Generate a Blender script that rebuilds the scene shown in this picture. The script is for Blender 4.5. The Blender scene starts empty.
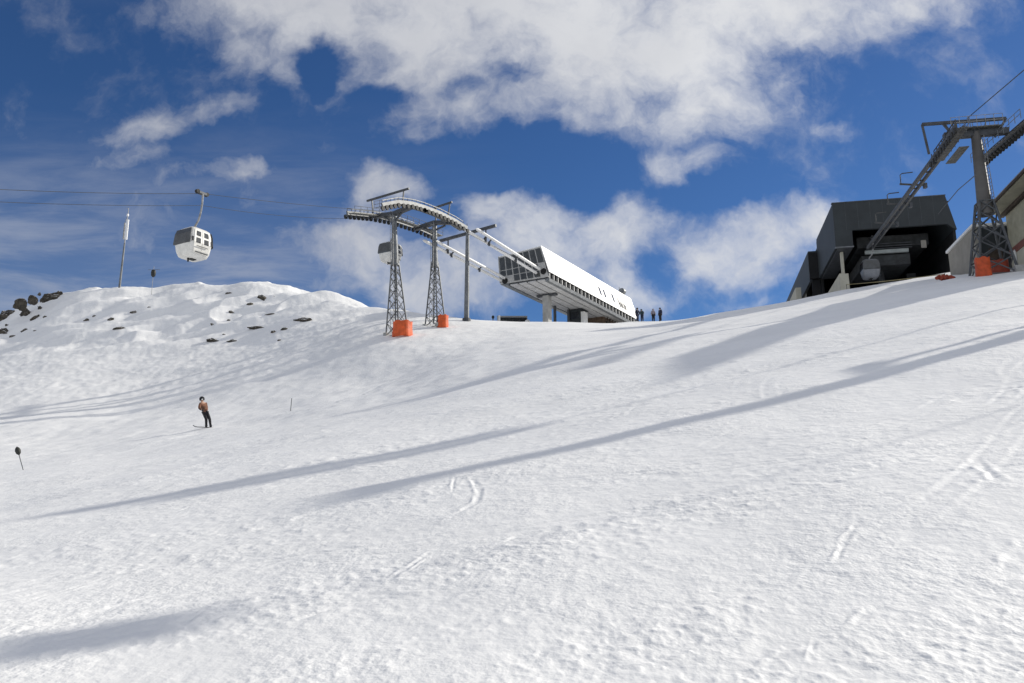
import bpy, math, random
import numpy as np
from mathutils import Vector, Matrix

random.seed(7)
SC = bpy.context.scene
COL = SC.collection
R = math.radians

# ------------------------------------------------------------------ camera
F_PX, PITCH = 830.0, R(12.0)
cam_d = bpy.data.cameras.new('camera'); cam = bpy.data.objects.new('camera', cam_d); COL.objects.link(cam)
cam.location = (0, 0, 0); cam.rotation_euler = (math.pi/2 + PITCH, 0, 0)
cam_d.sensor_fit = 'HORIZONTAL'; cam_d.sensor_width = 36.0; cam_d.lens = 36.0*F_PX/1024.0
cam_d.clip_start = 0.1; cam_d.clip_end = 5000
SC.camera = cam

# ------------------------------------------------------------------ sun, sky, exposure
SUN_AZ, SUN_EL = R(61.0), R(29.0)            # azimuth clockwise from the viewing direction
sun_dir = Vector((math.sin(SUN_AZ)*math.cos(SUN_EL), math.cos(SUN_AZ)*math.cos(SUN_EL), math.sin(SUN_EL)))
sl = bpy.data.lights.new('sun', 'SUN'); sl.energy = 4.35; sl.angle = R(0.7); sl.color = (1.0, 0.945, 0.84)
so = bpy.data.objects.new('sun', sl); COL.objects.link(so)
so.rotation_euler = sun_dir.to_track_quat('Z', 'Y').to_euler()
SC.view_settings.view_transform = 'Standard'; SC.view_settings.look = 'None'
SC.view_settings.gamma = 1; SC.view_settings.use_curve_mapping = False
SC.view_settings.exposure = 0.0


def ray(px, py):
    cx, cy = (px-512)/F_PX, (341.5-py)/F_PX
    return Vector((cx, math.cos(PITCH)-cy*math.sin(PITCH), math.sin(PITCH)+cy*math.cos(PITCH)))


def at(px, py, Y):
    d = ray(px, py); return d*(Y/d.y)


def project(p):
    p = Vector(p)
    f = p.y*math.cos(PITCH)+p.z*math.sin(PITCH); u = -p.y*math.sin(PITCH)+p.z*math.cos(PITCH)
    return 512+F_PX*p.x/f, 341.5-F_PX*u/f


# ---- world: Nishita sky with broken cloud, all on the direction sphere
W = bpy.data.worlds.new('World'); SC.world = W; W.use_nodes = True
nt = W.node_tree; nt.nodes.clear()


def N(tree, kind, **kw):
    n = tree.nodes.new(kind)
    for k, v in kw.items():
        if k == 'inp':
            for kk, vv in v.items(): n.inputs[kk].default_value = vv
        else: setattr(n, k, v)
    return n


def mathn(tree, op, a, b=None, clamp=False):
    n = tree.nodes.new('ShaderNodeMath'); n.operation = op; n.use_clamp = clamp
    for i, v in enumerate((a, b)):
        if v is None: continue
        if isinstance(v, (int, float)): n.inputs[i].default_value = v
        else: tree.links.new(v, n.inputs[i])
    return n.outputs[0]


def maprange(tree, v, a, b, c=0.0, d=1.0, smooth=True):
    n = tree.nodes.new('ShaderNodeMapRange'); n.interpolation_type = 'SMOOTHSTEP' if smooth else 'LINEAR'
    tree.links.new(v, n.inputs[0])
    for i, x in enumerate((a, b, c, d)): n.inputs[i+1].default_value = x
    return n.outputs[0]


def noise(tree, vec, scale, detail=4.0, rough=0.55, dist=0.0):
    n = tree.nodes.new('ShaderNodeTexNoise'); n.inputs['Scale'].default_value = scale
    n.inputs['Detail'].default_value = detail; n.inputs['Roughness'].default_value = rough
    n.inputs['Distortion'].default_value = dist
    if vec is not None: tree.links.new(vec, n.inputs['Vector'])
    return n


tc = N(nt, 'ShaderNodeTexCoord')
sky = N(nt, 'ShaderNodeTexSky'); sky.sky_type = 'NISHITA'; sky.sun_disc = False
sky.sun_elevation = SUN_EL; sky.sun_rotation = SUN_AZ
sky.altitude = 2600; sky.air_density = 1.0; sky.dust_density = 0.4; sky.ozone_density = 3.0
hs = N(nt, 'ShaderNodeHueSaturation', inp={'Saturation': 1.2, 'Value': 1.0, 'Hue': 0.507})
nt.links.new(sky.outputs[0], hs.inputs['Color'])
bg_sky = N(nt, 'ShaderNodeBackground', inp={'Strength': 0.088})
nt.links.new(hs.outputs[0], bg_sky.inputs['Color'])

sep = N(nt, 'ShaderNodeSeparateXYZ'); nt.links.new(tc.outputs['Generated'], sep.inputs[0])
ysafe = mathn(nt, 'MAXIMUM', sep.outputs[1], 0.02)
u_ = mathn(nt, 'DIVIDE', sep.outputs[0], ysafe); v_ = mathn(nt, 'DIVIDE', sep.outputs[2], ysafe)
comb = N(nt, 'ShaderNodeCombineXYZ'); nt.links.new(u_, comb.inputs[0]); nt.links.new(v_, comb.inputs[1])
# warp
wn = noise(nt, comb.outputs[0], 7.0, 5.0, 0.6)
wsub = N(nt, 'ShaderNodeVectorMath', operation='SUBTRACT'); nt.links.new(wn.outputs['Color'], wsub.inputs[0]); wsub.inputs[1].default_value = (.5, .5, .5)
wsc = N(nt, 'ShaderNodeVectorMath', operation='SCALE'); nt.links.new(wsub.outputs[0], wsc.inputs[0]); wsc.inputs['Scale'].default_value = 0.10
wadd = N(nt, 'ShaderNodeVectorMath', operation='ADD'); nt.links.new(comb.outputs[0], wadd.inputs[0]); nt.links.new(wsc.outputs[0], wadd.inputs[1])
PW = wadd.outputs[0]

# blobs: image px centre, half sizes, rotation (deg, counter-clockwise), weight
BLOBS = [
    (520, 10, 300, 95, 0, 1.25), (330, -10, 190, 90, 0, 1.15), (640, 35, 180, 85, 0, 1.2), (760, 10, 170, 55, 8, 1.15),
    (890, -8, 130, 42, 10, .95), (440, 95, 70, 55, 0, .9), (600, 85, 110, 62, 0, 1.0), (700, 95, 75, 50, 30, .95), (400, 60, 90, 55, -25, .9),
    (690, 160, 55, 22, 0, .8), (740, 245, 90, 48, 10, 1.1), (800, 230, 60, 35, 0, .9), (700, 235, 50, 30, 0, .8),
    (560, 235, 125, 58, 0, .98), (640, 215, 50, 35, 10, .75), (500, 215, 70, 42, 0, .85), (620, 280, 90, 40, 0, .8),
    (350, 245, 85, 48, 0, .92), (395, 180, 55, 26, 0, .8), (430, 290, 80, 50, 0, .85), (340, 275, 60, 25, 0, .7), (470, 270, 70, 60, 0, .85),
    (150, 130, 58, 22, 18, .80), (215, 112, 44, 15, 20, .70), (235, 163, 54, 17, 14, .76), (190, 180, 40, 14, 10, .46), (255, 190, 24, 24, 0, .42),
    (740, 300, 50, 12, 0, .6), (830, 125, 30, 12, -15, .46), (130, 160, 60, 14, 10, .5),
    (50, 200, 120, 30, -5, .26), (150, 250, 120, 40, 0, .22),
]
dens = None
for (x, y, hx, hy, rot, w) in BLOBS:
    d = ray(x, y); c = (d.x/d.y, d.z/d.y)
    dx = ray(x+hx, y); dy = ray(x, y-hy)
    sx = abs(dx.x/dx.y-c[0]); sy = abs(dy.z/dy.y-c[1])
    m = N(nt, 'ShaderNodeMapping'); m.vector_type = 'TEXTURE'
    m.inputs['Location'].default_value = (c[0], c[1], 0); m.inputs['Rotation'].default_value = (0, 0, R(rot)); m.inputs['Scale'].default_value = (sx*1.45, sy*1.45, 1)
    nt.links.new(PW, m.inputs[0])
    ln = N(nt, 'ShaderNodeVectorMath', operation='LENGTH'); nt.links.new(m.outputs[0], ln.inputs[0])
    g = maprange(nt, ln.outputs['Value'], 0.15, 1.0, w, 0.0)
    dens = g if dens is None else mathn(nt, 'SMOOTH_MAX', dens, g)
    if dens is not g:
        dens.node.inputs[2].default_value = 0.25
fb = noise(nt, PW, 9.0, 9.0, 0.60)
fb2 = noise(nt, PW, 30.0, 6.0, 0.6)
tex = mathn(nt, 'ADD', mathn(nt, 'MULTIPLY', mathn(nt, 'SUBTRACT', fb.outputs[0], 0.5), 2.3),
            mathn(nt, 'MULTIPLY', mathn(nt, 'SUBTRACT', fb2.outputs[0], 0.5), 0.42))
field = mathn(nt, 'ADD', dens, tex)
GAPS = [(322, 62, 26, 26, 0, .75), (385, 92, 34, 13, 0, .5), (456, 92, 30, 12, 10, .4), (512, 80, 24, 10, -10, .36), (560, 160, 90, 24, 0, .6), (470, 160, 60, 26, 0, .5),
        (585, 196, 26, 20, -20, .6), (545, 265, 22, 18, 0, .35), (660, 262, 26, 30, -20, .55), (600, 300, 22, 12, 0, .5), (430, 215, 30, 18, 0, .45), (330, 210, 26, 18, 0, .5), (700, 190, 60, 14, 0, .4)]
for (x, y, hx, hy, rot, w) in GAPS:
    d = ray(x, y); c = (d.x/d.y, d.z/d.y); dx = ray(x+hx, y); dy = ray(x, y-hy)
    m = N(nt, 'ShaderNodeMapping'); m.vector_type = 'TEXTURE'
    m.inputs['Location'].default_value = (c[0], c[1], 0); m.inputs['Rotation'].default_value = (0, 0, R(rot))
    m.inputs['Scale'].default_value = (abs(dx.x/dx.y-c[0])*1.5, abs(dy.z/dy.y-c[1])*1.5, 1); nt.links.new(PW, m.inputs[0])
    ln = N(nt, 'ShaderNodeVectorMath', operation='LENGTH'); nt.links.new(m.outputs[0], ln.inputs[0])
    field = mathn(nt, 'SUBTRACT', field, maprange(nt, ln.outputs['Value'], 0.2, 1.0, w, 0.0))
# thin out anything where there is no blob
front = maprange(nt, dens, 0.02, 0.3)
alpha = mathn(nt, 'MULTIPLY', maprange(nt, field, 0.10, 1.42), front)
alpha = mathn(nt, 'MULTIPLY', alpha, 0.97)
# thin veil low on the left, drawn out in streaks
mp = N(nt, 'ShaderNodeMapping'); mp.inputs['Scale'].default_value = (2.2, 11.0, 1); mp.inputs['Rotation'].default_value = (0, 0, R(-8)); nt.links.new(comb.outputs[0], mp.inputs[0])
vs = noise(nt, mp.outputs[0], 2.0, 7.0, .62, .4)
veil = mathn(nt, 'MULTIPLY', maprange(nt, v_, .56, .26), maprange(nt, u_, .05, -.42))
veil = mathn(nt, 'MULTIPLY', veil, mathn(nt, 'ADD', .10, maprange(nt, vs.outputs[0], .35, .75, 0, .42)))
alpha = mathn(nt, 'MAXIMUM', alpha, veil)
# cloud added round the unseen sky as neutral fill for the snow's shade
g3 = noise(nt, tc.outputs['Generated'], 2.6, 7.0, 0.6)
side = maprange(nt, mathn(nt, 'MAXIMUM', mathn(nt, 'ABSOLUTE', u_), mathn(nt, 'MULTIPLY', v_, 1.1)), 0.72, 1.1)
behind = maprange(nt, sep.outputs[1], 0.15, 0.02)
away = mathn(nt, 'MAXIMUM', side, behind)
alpha2 = mathn(nt, 'MULTIPLY', maprange(nt, g3.outputs[0], 0.38, 0.56), away)
alpha = mathn(nt, 'MAXIMUM', alpha, alpha2)
# lighter and greyer cloud: thick parts see less light
cl_n = noise(nt, PW, 4.0, 5.0, 0.55)
right = maprange(nt, u_, -0.4, 0.3, 0.0, 1.0)
shade = mathn(nt, 'ADD', mathn(nt, 'MULTIPLY', cl_n.outputs[0], 0.75), mathn(nt, 'MULTIPLY', right, 0.42))
thick = maprange(nt, field, 0.5, 1.7)
shade = mathn(nt, 'SUBTRACT', shade, mathn(nt, 'MULTIPLY', thick, 0.06))
ramp = N(nt, 'ShaderNodeValToRGB'); nt.links.new(shade, ramp.inputs[0])
ramp.color_ramp.elements[0].position = 0.1; ramp.color_ramp.elements[0].color = (0.46, 0.48, 0.545, 1)
ramp.color_ramp.elements[1].position = 0.92; ramp.color_ramp.elements[1].color = (0.90, 0.91, 0.93, 1)
bg_cl = N(nt, 'ShaderNodeBackground', inp={'Strength': 0.9}); nt.links.new(ramp.outputs[0], bg_cl.inputs['Color'])
nt.links.new(mathn(nt, 'ADD', mathn(nt, 'MULTIPLY', away, 0.0), 0.9), bg_cl.inputs['Strength'])
mix = N(nt, 'ShaderNodeMixShader'); nt.links.new(alpha, mix.inputs[0]); nt.links.new(bg_sky.outputs[0], mix.inputs[1]); nt.links.new(bg_cl.outputs[0], mix.inputs[2])
wo = N(nt, 'ShaderNodeOutputWorld'); nt.links.new(mix.outputs[0], wo.inputs['Surface'])

# ------------------------------------------------------------------ materials


def mat(name, col, rough=0.6, var=0.12, scale=3.0, metal=0.0, bump=0.0, spec=0.4, coat=0.0, stain=None):
    m = bpy.data.materials.new(name); m.use_nodes = True; t = m.node_tree
    b = t.nodes['Principled BSDF']; b.inputs['Roughness'].default_value = rough; b.inputs['Metallic'].default_value = metal
    b.inputs['Specular IOR Level'].default_value = spec
    if coat: b.inputs['Coat Weight'].default_value = coat
    c = N(t, 'ShaderNodeTexCoord'); n = noise(t, c.outputs['Object'], scale, 6.0, 0.6)
    r = N(t, 'ShaderNodeValToRGB'); t.links.new(n.outputs[0], r.inputs[0])
    lo = [max(0, x*(1-var*2)) for x in col]; hi = [min(1, x*(1+var*2)) for x in col]
    if stain: lo = stain
    r.color_ramp.elements[0].position = 0.3; r.color_ramp.elements[0].color = (*lo, 1)
    r.color_ramp.elements[1].position = 0.7; r.color_ramp.elements[1].color = (*hi, 1)
    t.links.new(r.outputs[0], b.inputs['Base Color'])
    if bump:
        bp = N(t, 'ShaderNodeBump', inp={'Strength': bump, 'Distance': 0.05}); t.links.new(n.outputs[0], bp.inputs['Height']); t.links.new(bp.outputs[0], b.inputs['Normal'])
    return m


M = {
    'steel_r': mat('weathered_dark_steel', (.075, .076, .076), .55, .16, 2.0, .3),
    'grating_r': mat('dark_walkway_grating', (.12, .12, .115), .6, .35, 6.0, .2),
    'orange_shaded': mat('shaded_orange_tarpaulin', (.50, .075, .02), .6, .15, 3.0, bump=.25),  # darker copy of the orange tarpaulin, shade put into its colour
    'station_glass': mat('station_glazing', (.045, .048, .046), .2, .25, 1.5, spec=.6),
    'cabin_glass': mat('cabin_glazing', (.055, .06, .065), .15, .2, 1.5, spec=.6),
    'lattice': mat('dark_galvanised_lattice', (.10, .107, .115), .5, .16, 2.0, .35),
    'galv': mat('galvanised_steel', (.17, .18, .19), .5, .16, 2.0, .35),
    'galv_dark': mat('dark_steel', (.075, .08, .088), .55, .15, 2.0, .3),
    'galv_light': mat('pale_steel', (.30, .30, .295), .5, .22, 4.0, .2),
    'grating': mat('walkway_grating', (.13, .13, .12), .6, .35, 6.0, .2),
    'rubber': mat('black_rubber', (.025, .025, .025), .7, .2),
    'white': mat('white_sheet_metal', (.80, .80, .79), .4, .03, .6),
    'white_pipe': mat('white_painted_rail', (.78, .78, .77), .4, .05, 1.0),
    'cabin_white': mat('cabin_white_shell', (.72, .71, .67), .4, .07, 2.0, coat=.2),
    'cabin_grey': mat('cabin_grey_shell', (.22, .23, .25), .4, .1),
    'glass': mat('dark_tinted_glass', (.018, .021, .026), .15, .2, 1.5, spec=.6),
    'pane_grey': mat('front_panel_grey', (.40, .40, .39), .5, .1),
    'soffit': mat('station_soffit', (.50, .50, .50), .6, .08, .8),
    'concrete': mat('concrete', (.37, .37, .36), .8, .12, 1.2, bump=.1),
    'orange': mat('orange_tarpaulin', (.62, .10, .022), .6, .16, 2.2, bump=.6),
    'red_dull': mat('dull_red_tarpaulin', (.30, .05, .025), .6, .2, 3.0, bump=.25),
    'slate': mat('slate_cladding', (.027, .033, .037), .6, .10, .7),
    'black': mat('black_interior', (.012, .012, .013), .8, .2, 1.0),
    'machine': mat('station_machinery', (.035, .038, .040), .6, .3, 1.5),
    'strip': mat('pale_beam', (.33, .36, .35), .5, .1, 2.0),
    'beige': mat('beige_render', (.46, .44, .36), .8, .06, 1.2, bump=.05),
    'shed': mat('grey_render', (.27, .255, .225), .8, .08, 1.0, bump=.05),
    'soffit_wood': mat('pale_timber_soffit', (.36, .345, .26), .7, .10, 1.5),
    'roof_grey': mat('grey_roof_sheet', (.28, .28, .28), .5, .12, 1.0),
    'dark_wood': mat('dark_timber', (.055, .04, .03), .7, .25, 3.0),
    'brown_wood': mat('brown_timber', (.13, .088, .06), .75, .25, 3.0),
    'maroon': mat('maroon_band', (.19, .075, .06), .6, .15, 2.0),
    'cloth_black': mat('black_cloth', (.018, .018, .022), .85, .25, 12.0),
    'cloth_navy': mat('navy_cloth', (.02, .027, .06), .85, .25, 12.0),
    'cloth_orange': mat('rust_orange_cloth', (.19, .085, .05), .85, .3, 5.0, stain=(.035, .027, .025)),
    'cloth_grey': mat('grey_lilac_cloth', (.25, .23, .27), .85, .2, 10.0),
    'cloth_teal': mat('dark_teal_cloth', (.03, .06, .075), .85, .2, 10.0),
    'skin': mat('skin', (.55, .33, .24), .6, .05, 6.0),
    'board': mat('board_topsheet', (.06, .06, .07), .4, .3, 5.0),
    'goggle': mat('goggle_lens', (.55, .57, .58), .2, .1, 4.0),
    'marker': mat('marker_plastic', (.025, .027, .024), .6, .3, 10.0),
    'cable': mat('steel_cable', (.05, .055, .06), .6, .1, 8.0),
    'yellow_rope': mat('yellow_rope', (.30, .25, .12), .8, .15, 8.0),
}


def rock_mat():
    m = bpy.data.materials.new('dark_lichen_rock'); m.use_nodes = True; t = m.node_tree; b = t.nodes['Principled BSDF']
    b.inputs['Roughness'].default_value = .85
    c = N(t, 'ShaderNodeTexCoord'); n = noise(t, c.outputs['Object'], 2.2, 9.0, .7); n2 = noise(t, c.outputs['Object'], .9, 4.0, .6)
    r = N(t, 'ShaderNodeValToRGB'); t.links.new(n.outputs[0], r.inputs[0])
    r.color_ramp.elements[0].position = .32; r.color_ramp.elements[0].color = (.014, .0135, .013, 1)
    r.color_ramp.elements[1].position = .72; r.color_ramp.elements[1].color = (.13, .112, .085, 1)
    mx = N(t, 'ShaderNodeMixRGB', blend_type='MULTIPLY'); mx.inputs[0].default_value = .6
    r2 = N(t, 'ShaderNodeValToRGB'); t.links.new(n2.outputs[0], r2.inputs[0])
    r2.color_ramp.elements[0].position = .4; r2.color_ramp.elements[0].color = (.55, .5, .4, 1); r2.color_ramp.elements[1].position = .6
    t.links.new(r.outputs[0], mx.inputs[1]); t.links.new(r2.outputs[0], mx.inputs[2]); t.links.new(mx.outputs[0], b.inputs['Base Color'])
    ge = N(t, 'ShaderNodeNewGeometry'); sp_ = N(t, 'ShaderNodeSeparateXYZ'); t.links.new(ge.outputs['Normal'], sp_.inputs[0])
    sn = maprange(t, mathn(t, 'ADD', sp_.outputs[2], mathn(t, 'MULTIPLY', mathn(t, 'SUBTRACT', n.outputs[0], .5), 1.5)), .70, .92)
    m2 = N(t, 'ShaderNodeMixRGB'); t.links.new(sn, m2.inputs[0]); t.links.new(mx.outputs[0], m2.inputs[1]); m2.inputs[2].default_value = (.84, .84, .85, 1)
    t.links.new(m2.outputs[0], b.inputs['Base Color'])
    bp = N(t, 'ShaderNodeBump', inp={'Strength': .8, 'Distance': .15}); t.links.new(n.outputs[0], bp.inputs['Height']); t.links.new(bp.outputs[0], b.inputs['Normal'])
    return m


M['rock'] = rock_mat()


def snow_mat():
    m = bpy.data.materials.new('groomed_snow'); m.use_nodes = True; t = m.node_tree; b = t.nodes['Principled BSDF']
    b.inputs['Roughness'].default_value = .65; b.inputs['Specular IOR Level'].default_value = .25
    g = N(t, 'ShaderNodeNewGeometry')
    n0 = noise(t, g.outputs['Position'], .35, 5.0, .6)
    r = N(t, 'ShaderNodeValToRGB'); t.links.new(n0.outputs[0], r.inputs[0])
    r.color_ramp.elements[0].position = .3; r.color_ramp.elements[0].color = (.83, .832, .83, 1)
    r.color_ramp.elements[1].position = .7; r.color_ramp.elements[1].color = (.90, .90, .895, 1)
    t.links.new(r.outputs[0], b.inputs['Base Color'])
    n1 = noise(t, g.outputs['Position'], 7.0, 3.0, .55); n2 = noise(t, g.outputs['Position'], 24.0, 2.0, .5)
    n3 = noise(t, g.outputs['Position'], 2.4, 3.0, .5)
    patch = maprange(t, noise(t, g.outputs['Position'], .5, 4.0, .6).outputs[0], .35, .65, .4, 1.0)
    hgt = mathn(t, 'MULTIPLY', mathn(t, 'ADD', mathn(t, 'ADD', n1.outputs[0], mathn(t, 'MULTIPLY', n2.outputs[0], .38)), mathn(t, 'MULTIPLY', n3.outputs[0], 1.2)), patch)
    bp = N(t, 'ShaderNodeBump', inp={'Strength': .46, 'Distance': .05}); t.links.new(hgt, bp.inputs['Height']); t.links.new(bp.outputs[0], b.inputs['Normal'])
    return m


M['snow'] = snow_mat()

# ------------------------------------------------------------------ terrain height
TABLE = {
    -300: [(5, 705), (8, 600), (14, 530), (25, 492), (40, 470), (60, 440), (92, 400)],
    0: [(5, 700), (8, 592), (14, 518), (25, 480), (40, 457), (60, 421), (80, 372), (96, 338), (108, 313)],
    56: [(5, 698), (8, 589), (14, 511), (22, 479), (29, 466), (44, 447), (60, 418), (80, 366), (95, 326), (106, 288)],
    128: [(5, 697), (8, 585), (14, 502), (22, 470), (34, 451), (48, 432), (60, 415), (80, 364), (95, 321), (106, 287)],
    256: [(5, 690), (8, 572), (14, 486), (22, 450), (32, 432), (44, 421), (55, 405), (70, 370), (86, 333), (98, 300), (106, 280.5)],
    320: [(5, 686), (8, 564), (14, 477), (22, 439), (32, 420), (46, 402), (58, 386), (70, 355), (84, 322), (94, 300), (100, 292)],
    384: [(5, 682), (8, 556), (14, 468), (22, 428), (32, 408), (44, 393), (56, 381), (65, 354), (73, 331), (84, 315), (93, 309)],
    470: [(5, 675), (8, 545), (14, 456), (22, 413), (32, 388), (44, 368), (58, 351), (70, 337), (80, 322), (88, 318.5)],
    550: [(5, 670), (8, 535), (14, 445), (22, 400), (32, 372), (44, 352), (60, 338), (82, 325.5), (93, 322.5)],
    650: [(5, 665), (8, 524), (14, 432), (22, 385), (32, 355), (44, 339), (60, 330), (85, 323.5), (108, 321.5)],
    768: [(5, 660), (8, 512), (14, 415), (22, 366), (32, 336), (44, 321), (60, 313), (80, 307.5), (92, 306)],
    896: [(5, 655), (8, 498), (14, 398), (22, 346), (32, 315), (44, 299), (60, 289), (75, 284), (84, 282.5)],
    1024: [(5, 650), (8, 485), (14, 380), (22, 326), (32, 295), (44, 279), (60, 268), (75, 263), (84, 262)],
    1400: [(5, 625), (8, 450), (14, 330), (22, 280), (32, 250), (44, 232), (60, 220), (75, 214), (84, 212)],
}


def pchip(x, y, xi):
    x = np.asarray(x, float); y = np.asarray(y, float); h = np.diff(x); d = np.diff(y)/h; n = len(x)
    m = np.zeros(n); m[0] = d[0]; m[-1] = d[-1]
    for k in range(1, n-1):
        if d[k-1]*d[k] > 0:
            w1 = 2*h[k]+h[k-1]; w2 = h[k]+2*h[k-1]; m[k] = (w1+w2)/(w1/d[k-1]+w2/d[k])
    i = np.clip(np.searchsorted(x, xi)-1, 0, n-2); t = np.clip((xi-x[i])/h[i], 0, 1)
    return (2*t**3-3*t**2+1)*y[i]+(t**3-2*t**2+t)*h[i]*m[i]+(-2*t**3+3*t**2)*y[i+1]+(t**3-t**2)*h[i]*m[i+1]


LNY = np.linspace(math.log(2.5), math.log(900), 320)
cols_u, cols_t = [], []
for px in sorted(TABLE):
    rows = TABLE[px]; xs = []; ts = []
    u0 = ray(px, 400); cols_u.append(u0.x/u0.y)
    for (Y, py) in rows:
        d = ray(px, py); xs.append(math.log(Y)); ts.append(d.z/d.y)
    zc = ts[-1]*rows[-1][0]; Yc = rows[-1][0]
    for k, f in ((1.12, 1.0), (1.35, .99), (1.9, .93), (3.5, .82)):
        xs.append(math.log(Yc*k)); ts.append(zc*f/(Yc*k))
    xs.append(math.log(900)); ts.append(zc*.5/900)
    z5 = ts[0]*5
    xs.insert(0, math.log(2.5)); ts.insert(0, (z5-.42)/2.5)
    cols_t.append(pchip(xs, ts, LNY))
cols_u = np.array(cols_u); cols_t = np.array(cols_t)
UF = np.linspace(cols_u[0], cols_u[-1], 500)
TG = np.array([pchip(cols_u, cols_t[:, j], UF) for j in range(len(LNY))]).T      # [u, lnY]
k = np.exp(-.5*(np.arange(-12, 13)/5.0)**2); k /= k.sum()
TG = np.apply_along_axis(lambda a: np.convolve(np.pad(a, 12, mode='edge'), k, mode='valid'), 0, TG)
k2 = np.exp(-.5*(np.arange(-3, 4)/1.4)**2); k2 /= k2.sum()
TG = np.apply_along_axis(lambda a: np.convolve(np.pad(a, 3, mode='edge'), k2, mode='valid'), 1, TG)


def sstep(x, a, b):
    t = np.clip((x-a)/(b-a), 0, 1); return t*t*(3-2*t)


def base_z(X, Y):
    X = np.asarray(X, float); Y = np.asarray(Y, float)
    Ys = np.maximum(Y, 2.5); u = np.clip(X/Ys, UF[0], UF[-1])
    fi = np.clip((u-UF[0])/(UF[1]-UF[0]), 0, len(UF)-1.001); fj = np.clip((np.log(Ys)-LNY[0])/(LNY[1]-LNY[0]), 0, len(LNY)-1.001)
    i = fi.astype(int); j = fj.astype(int); a = fi-i; b = fj-j
    t = (TG[i, j]*(1-a)+TG[i+1, j]*a)*(1-b)+(TG[i, j+1]*(1-a)+TG[i+1, j+1]*a)*b
    z = t*Ys
    near = sstep(Y, 1.0, 4.0)
    z0 = np.clip(-1.75+.12*X+.15*Y, -8, 6)
    z = z*near+z0*(1-near)
    out = sstep(np.abs(np.arctan2(X, Y)), R(55), R(80))
    pl = np.clip(-1.75+.12*X+.2*Y, -10, 14)
    return z*(1-out)+pl*out


def _h(ix, iy, s):
    v = (ix.astype(np.int64)*374761393+iy.astype(np.int64)*668265263+s*1274126177) & 0xffffffff
    v = ((v ^ (v >> 13))*1274126177) & 0xffffffff
    return ((v ^ (v >> 16)) & 0xffff)/65535.0*2*math.pi


def perlin(x, y, s=0):
    x0 = np.floor(x); y0 = np.floor(y); fx = x-x0; fy = y-y0
    ix = x0.astype(np.int64); iy = y0.astype(np.int64)
    w = lambda t: t*t*t*(t*(t*6-15)+10)
    def g(dx, dy):
        a = _h(ix+dx, iy+dy, s); return np.cos(a)*(fx-dx)+np.sin(a)*(fy-dy)
    ux, uy = w(fx), w(fy)
    return ((g(0, 0)*(1-ux)+g(1, 0)*ux)*(1-uy)+(g(0, 1)*(1-ux)+g(1, 1)*ux)*uy)*1.5


TD = np.array([-.88, -.47])            # the way the ski traffic runs


def seg_dist(X, Y, pts):
    best = np.full(X.shape, 1e9); side = np.zeros(X.shape); along = np.zeros(X.shape)
    tot = sum(math.hypot(q[0]-p[0], q[1]-p[1]) for p, q in zip(pts[:-1], pts[1:])); acc = 0.0
    for (ax, ay), (bx, by) in zip(pts[:-1], pts[1:]):
        dx, dy = bx-ax, by-ay; L2 = dx*dx+dy*dy+1e-9
        t = np.clip(((X-ax)*dx+(Y-ay)*dy)/L2, 0, 1)
        ex, ey = X-(ax+t*dx), Y-(ay+t*dy); d = np.hypot(ex, ey); sgn = np.sign(dx*ey-dy*ex)
        m = d < best; best = np.where(m, d, best); side = np.where(m, sgn, side); along = np.where(m, (acc+t*math.sqrt(L2))/tot, along); acc += math.sqrt(L2)
    return best, side, along


TRACKS = []      # (world polyline, half width, depth)


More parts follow.
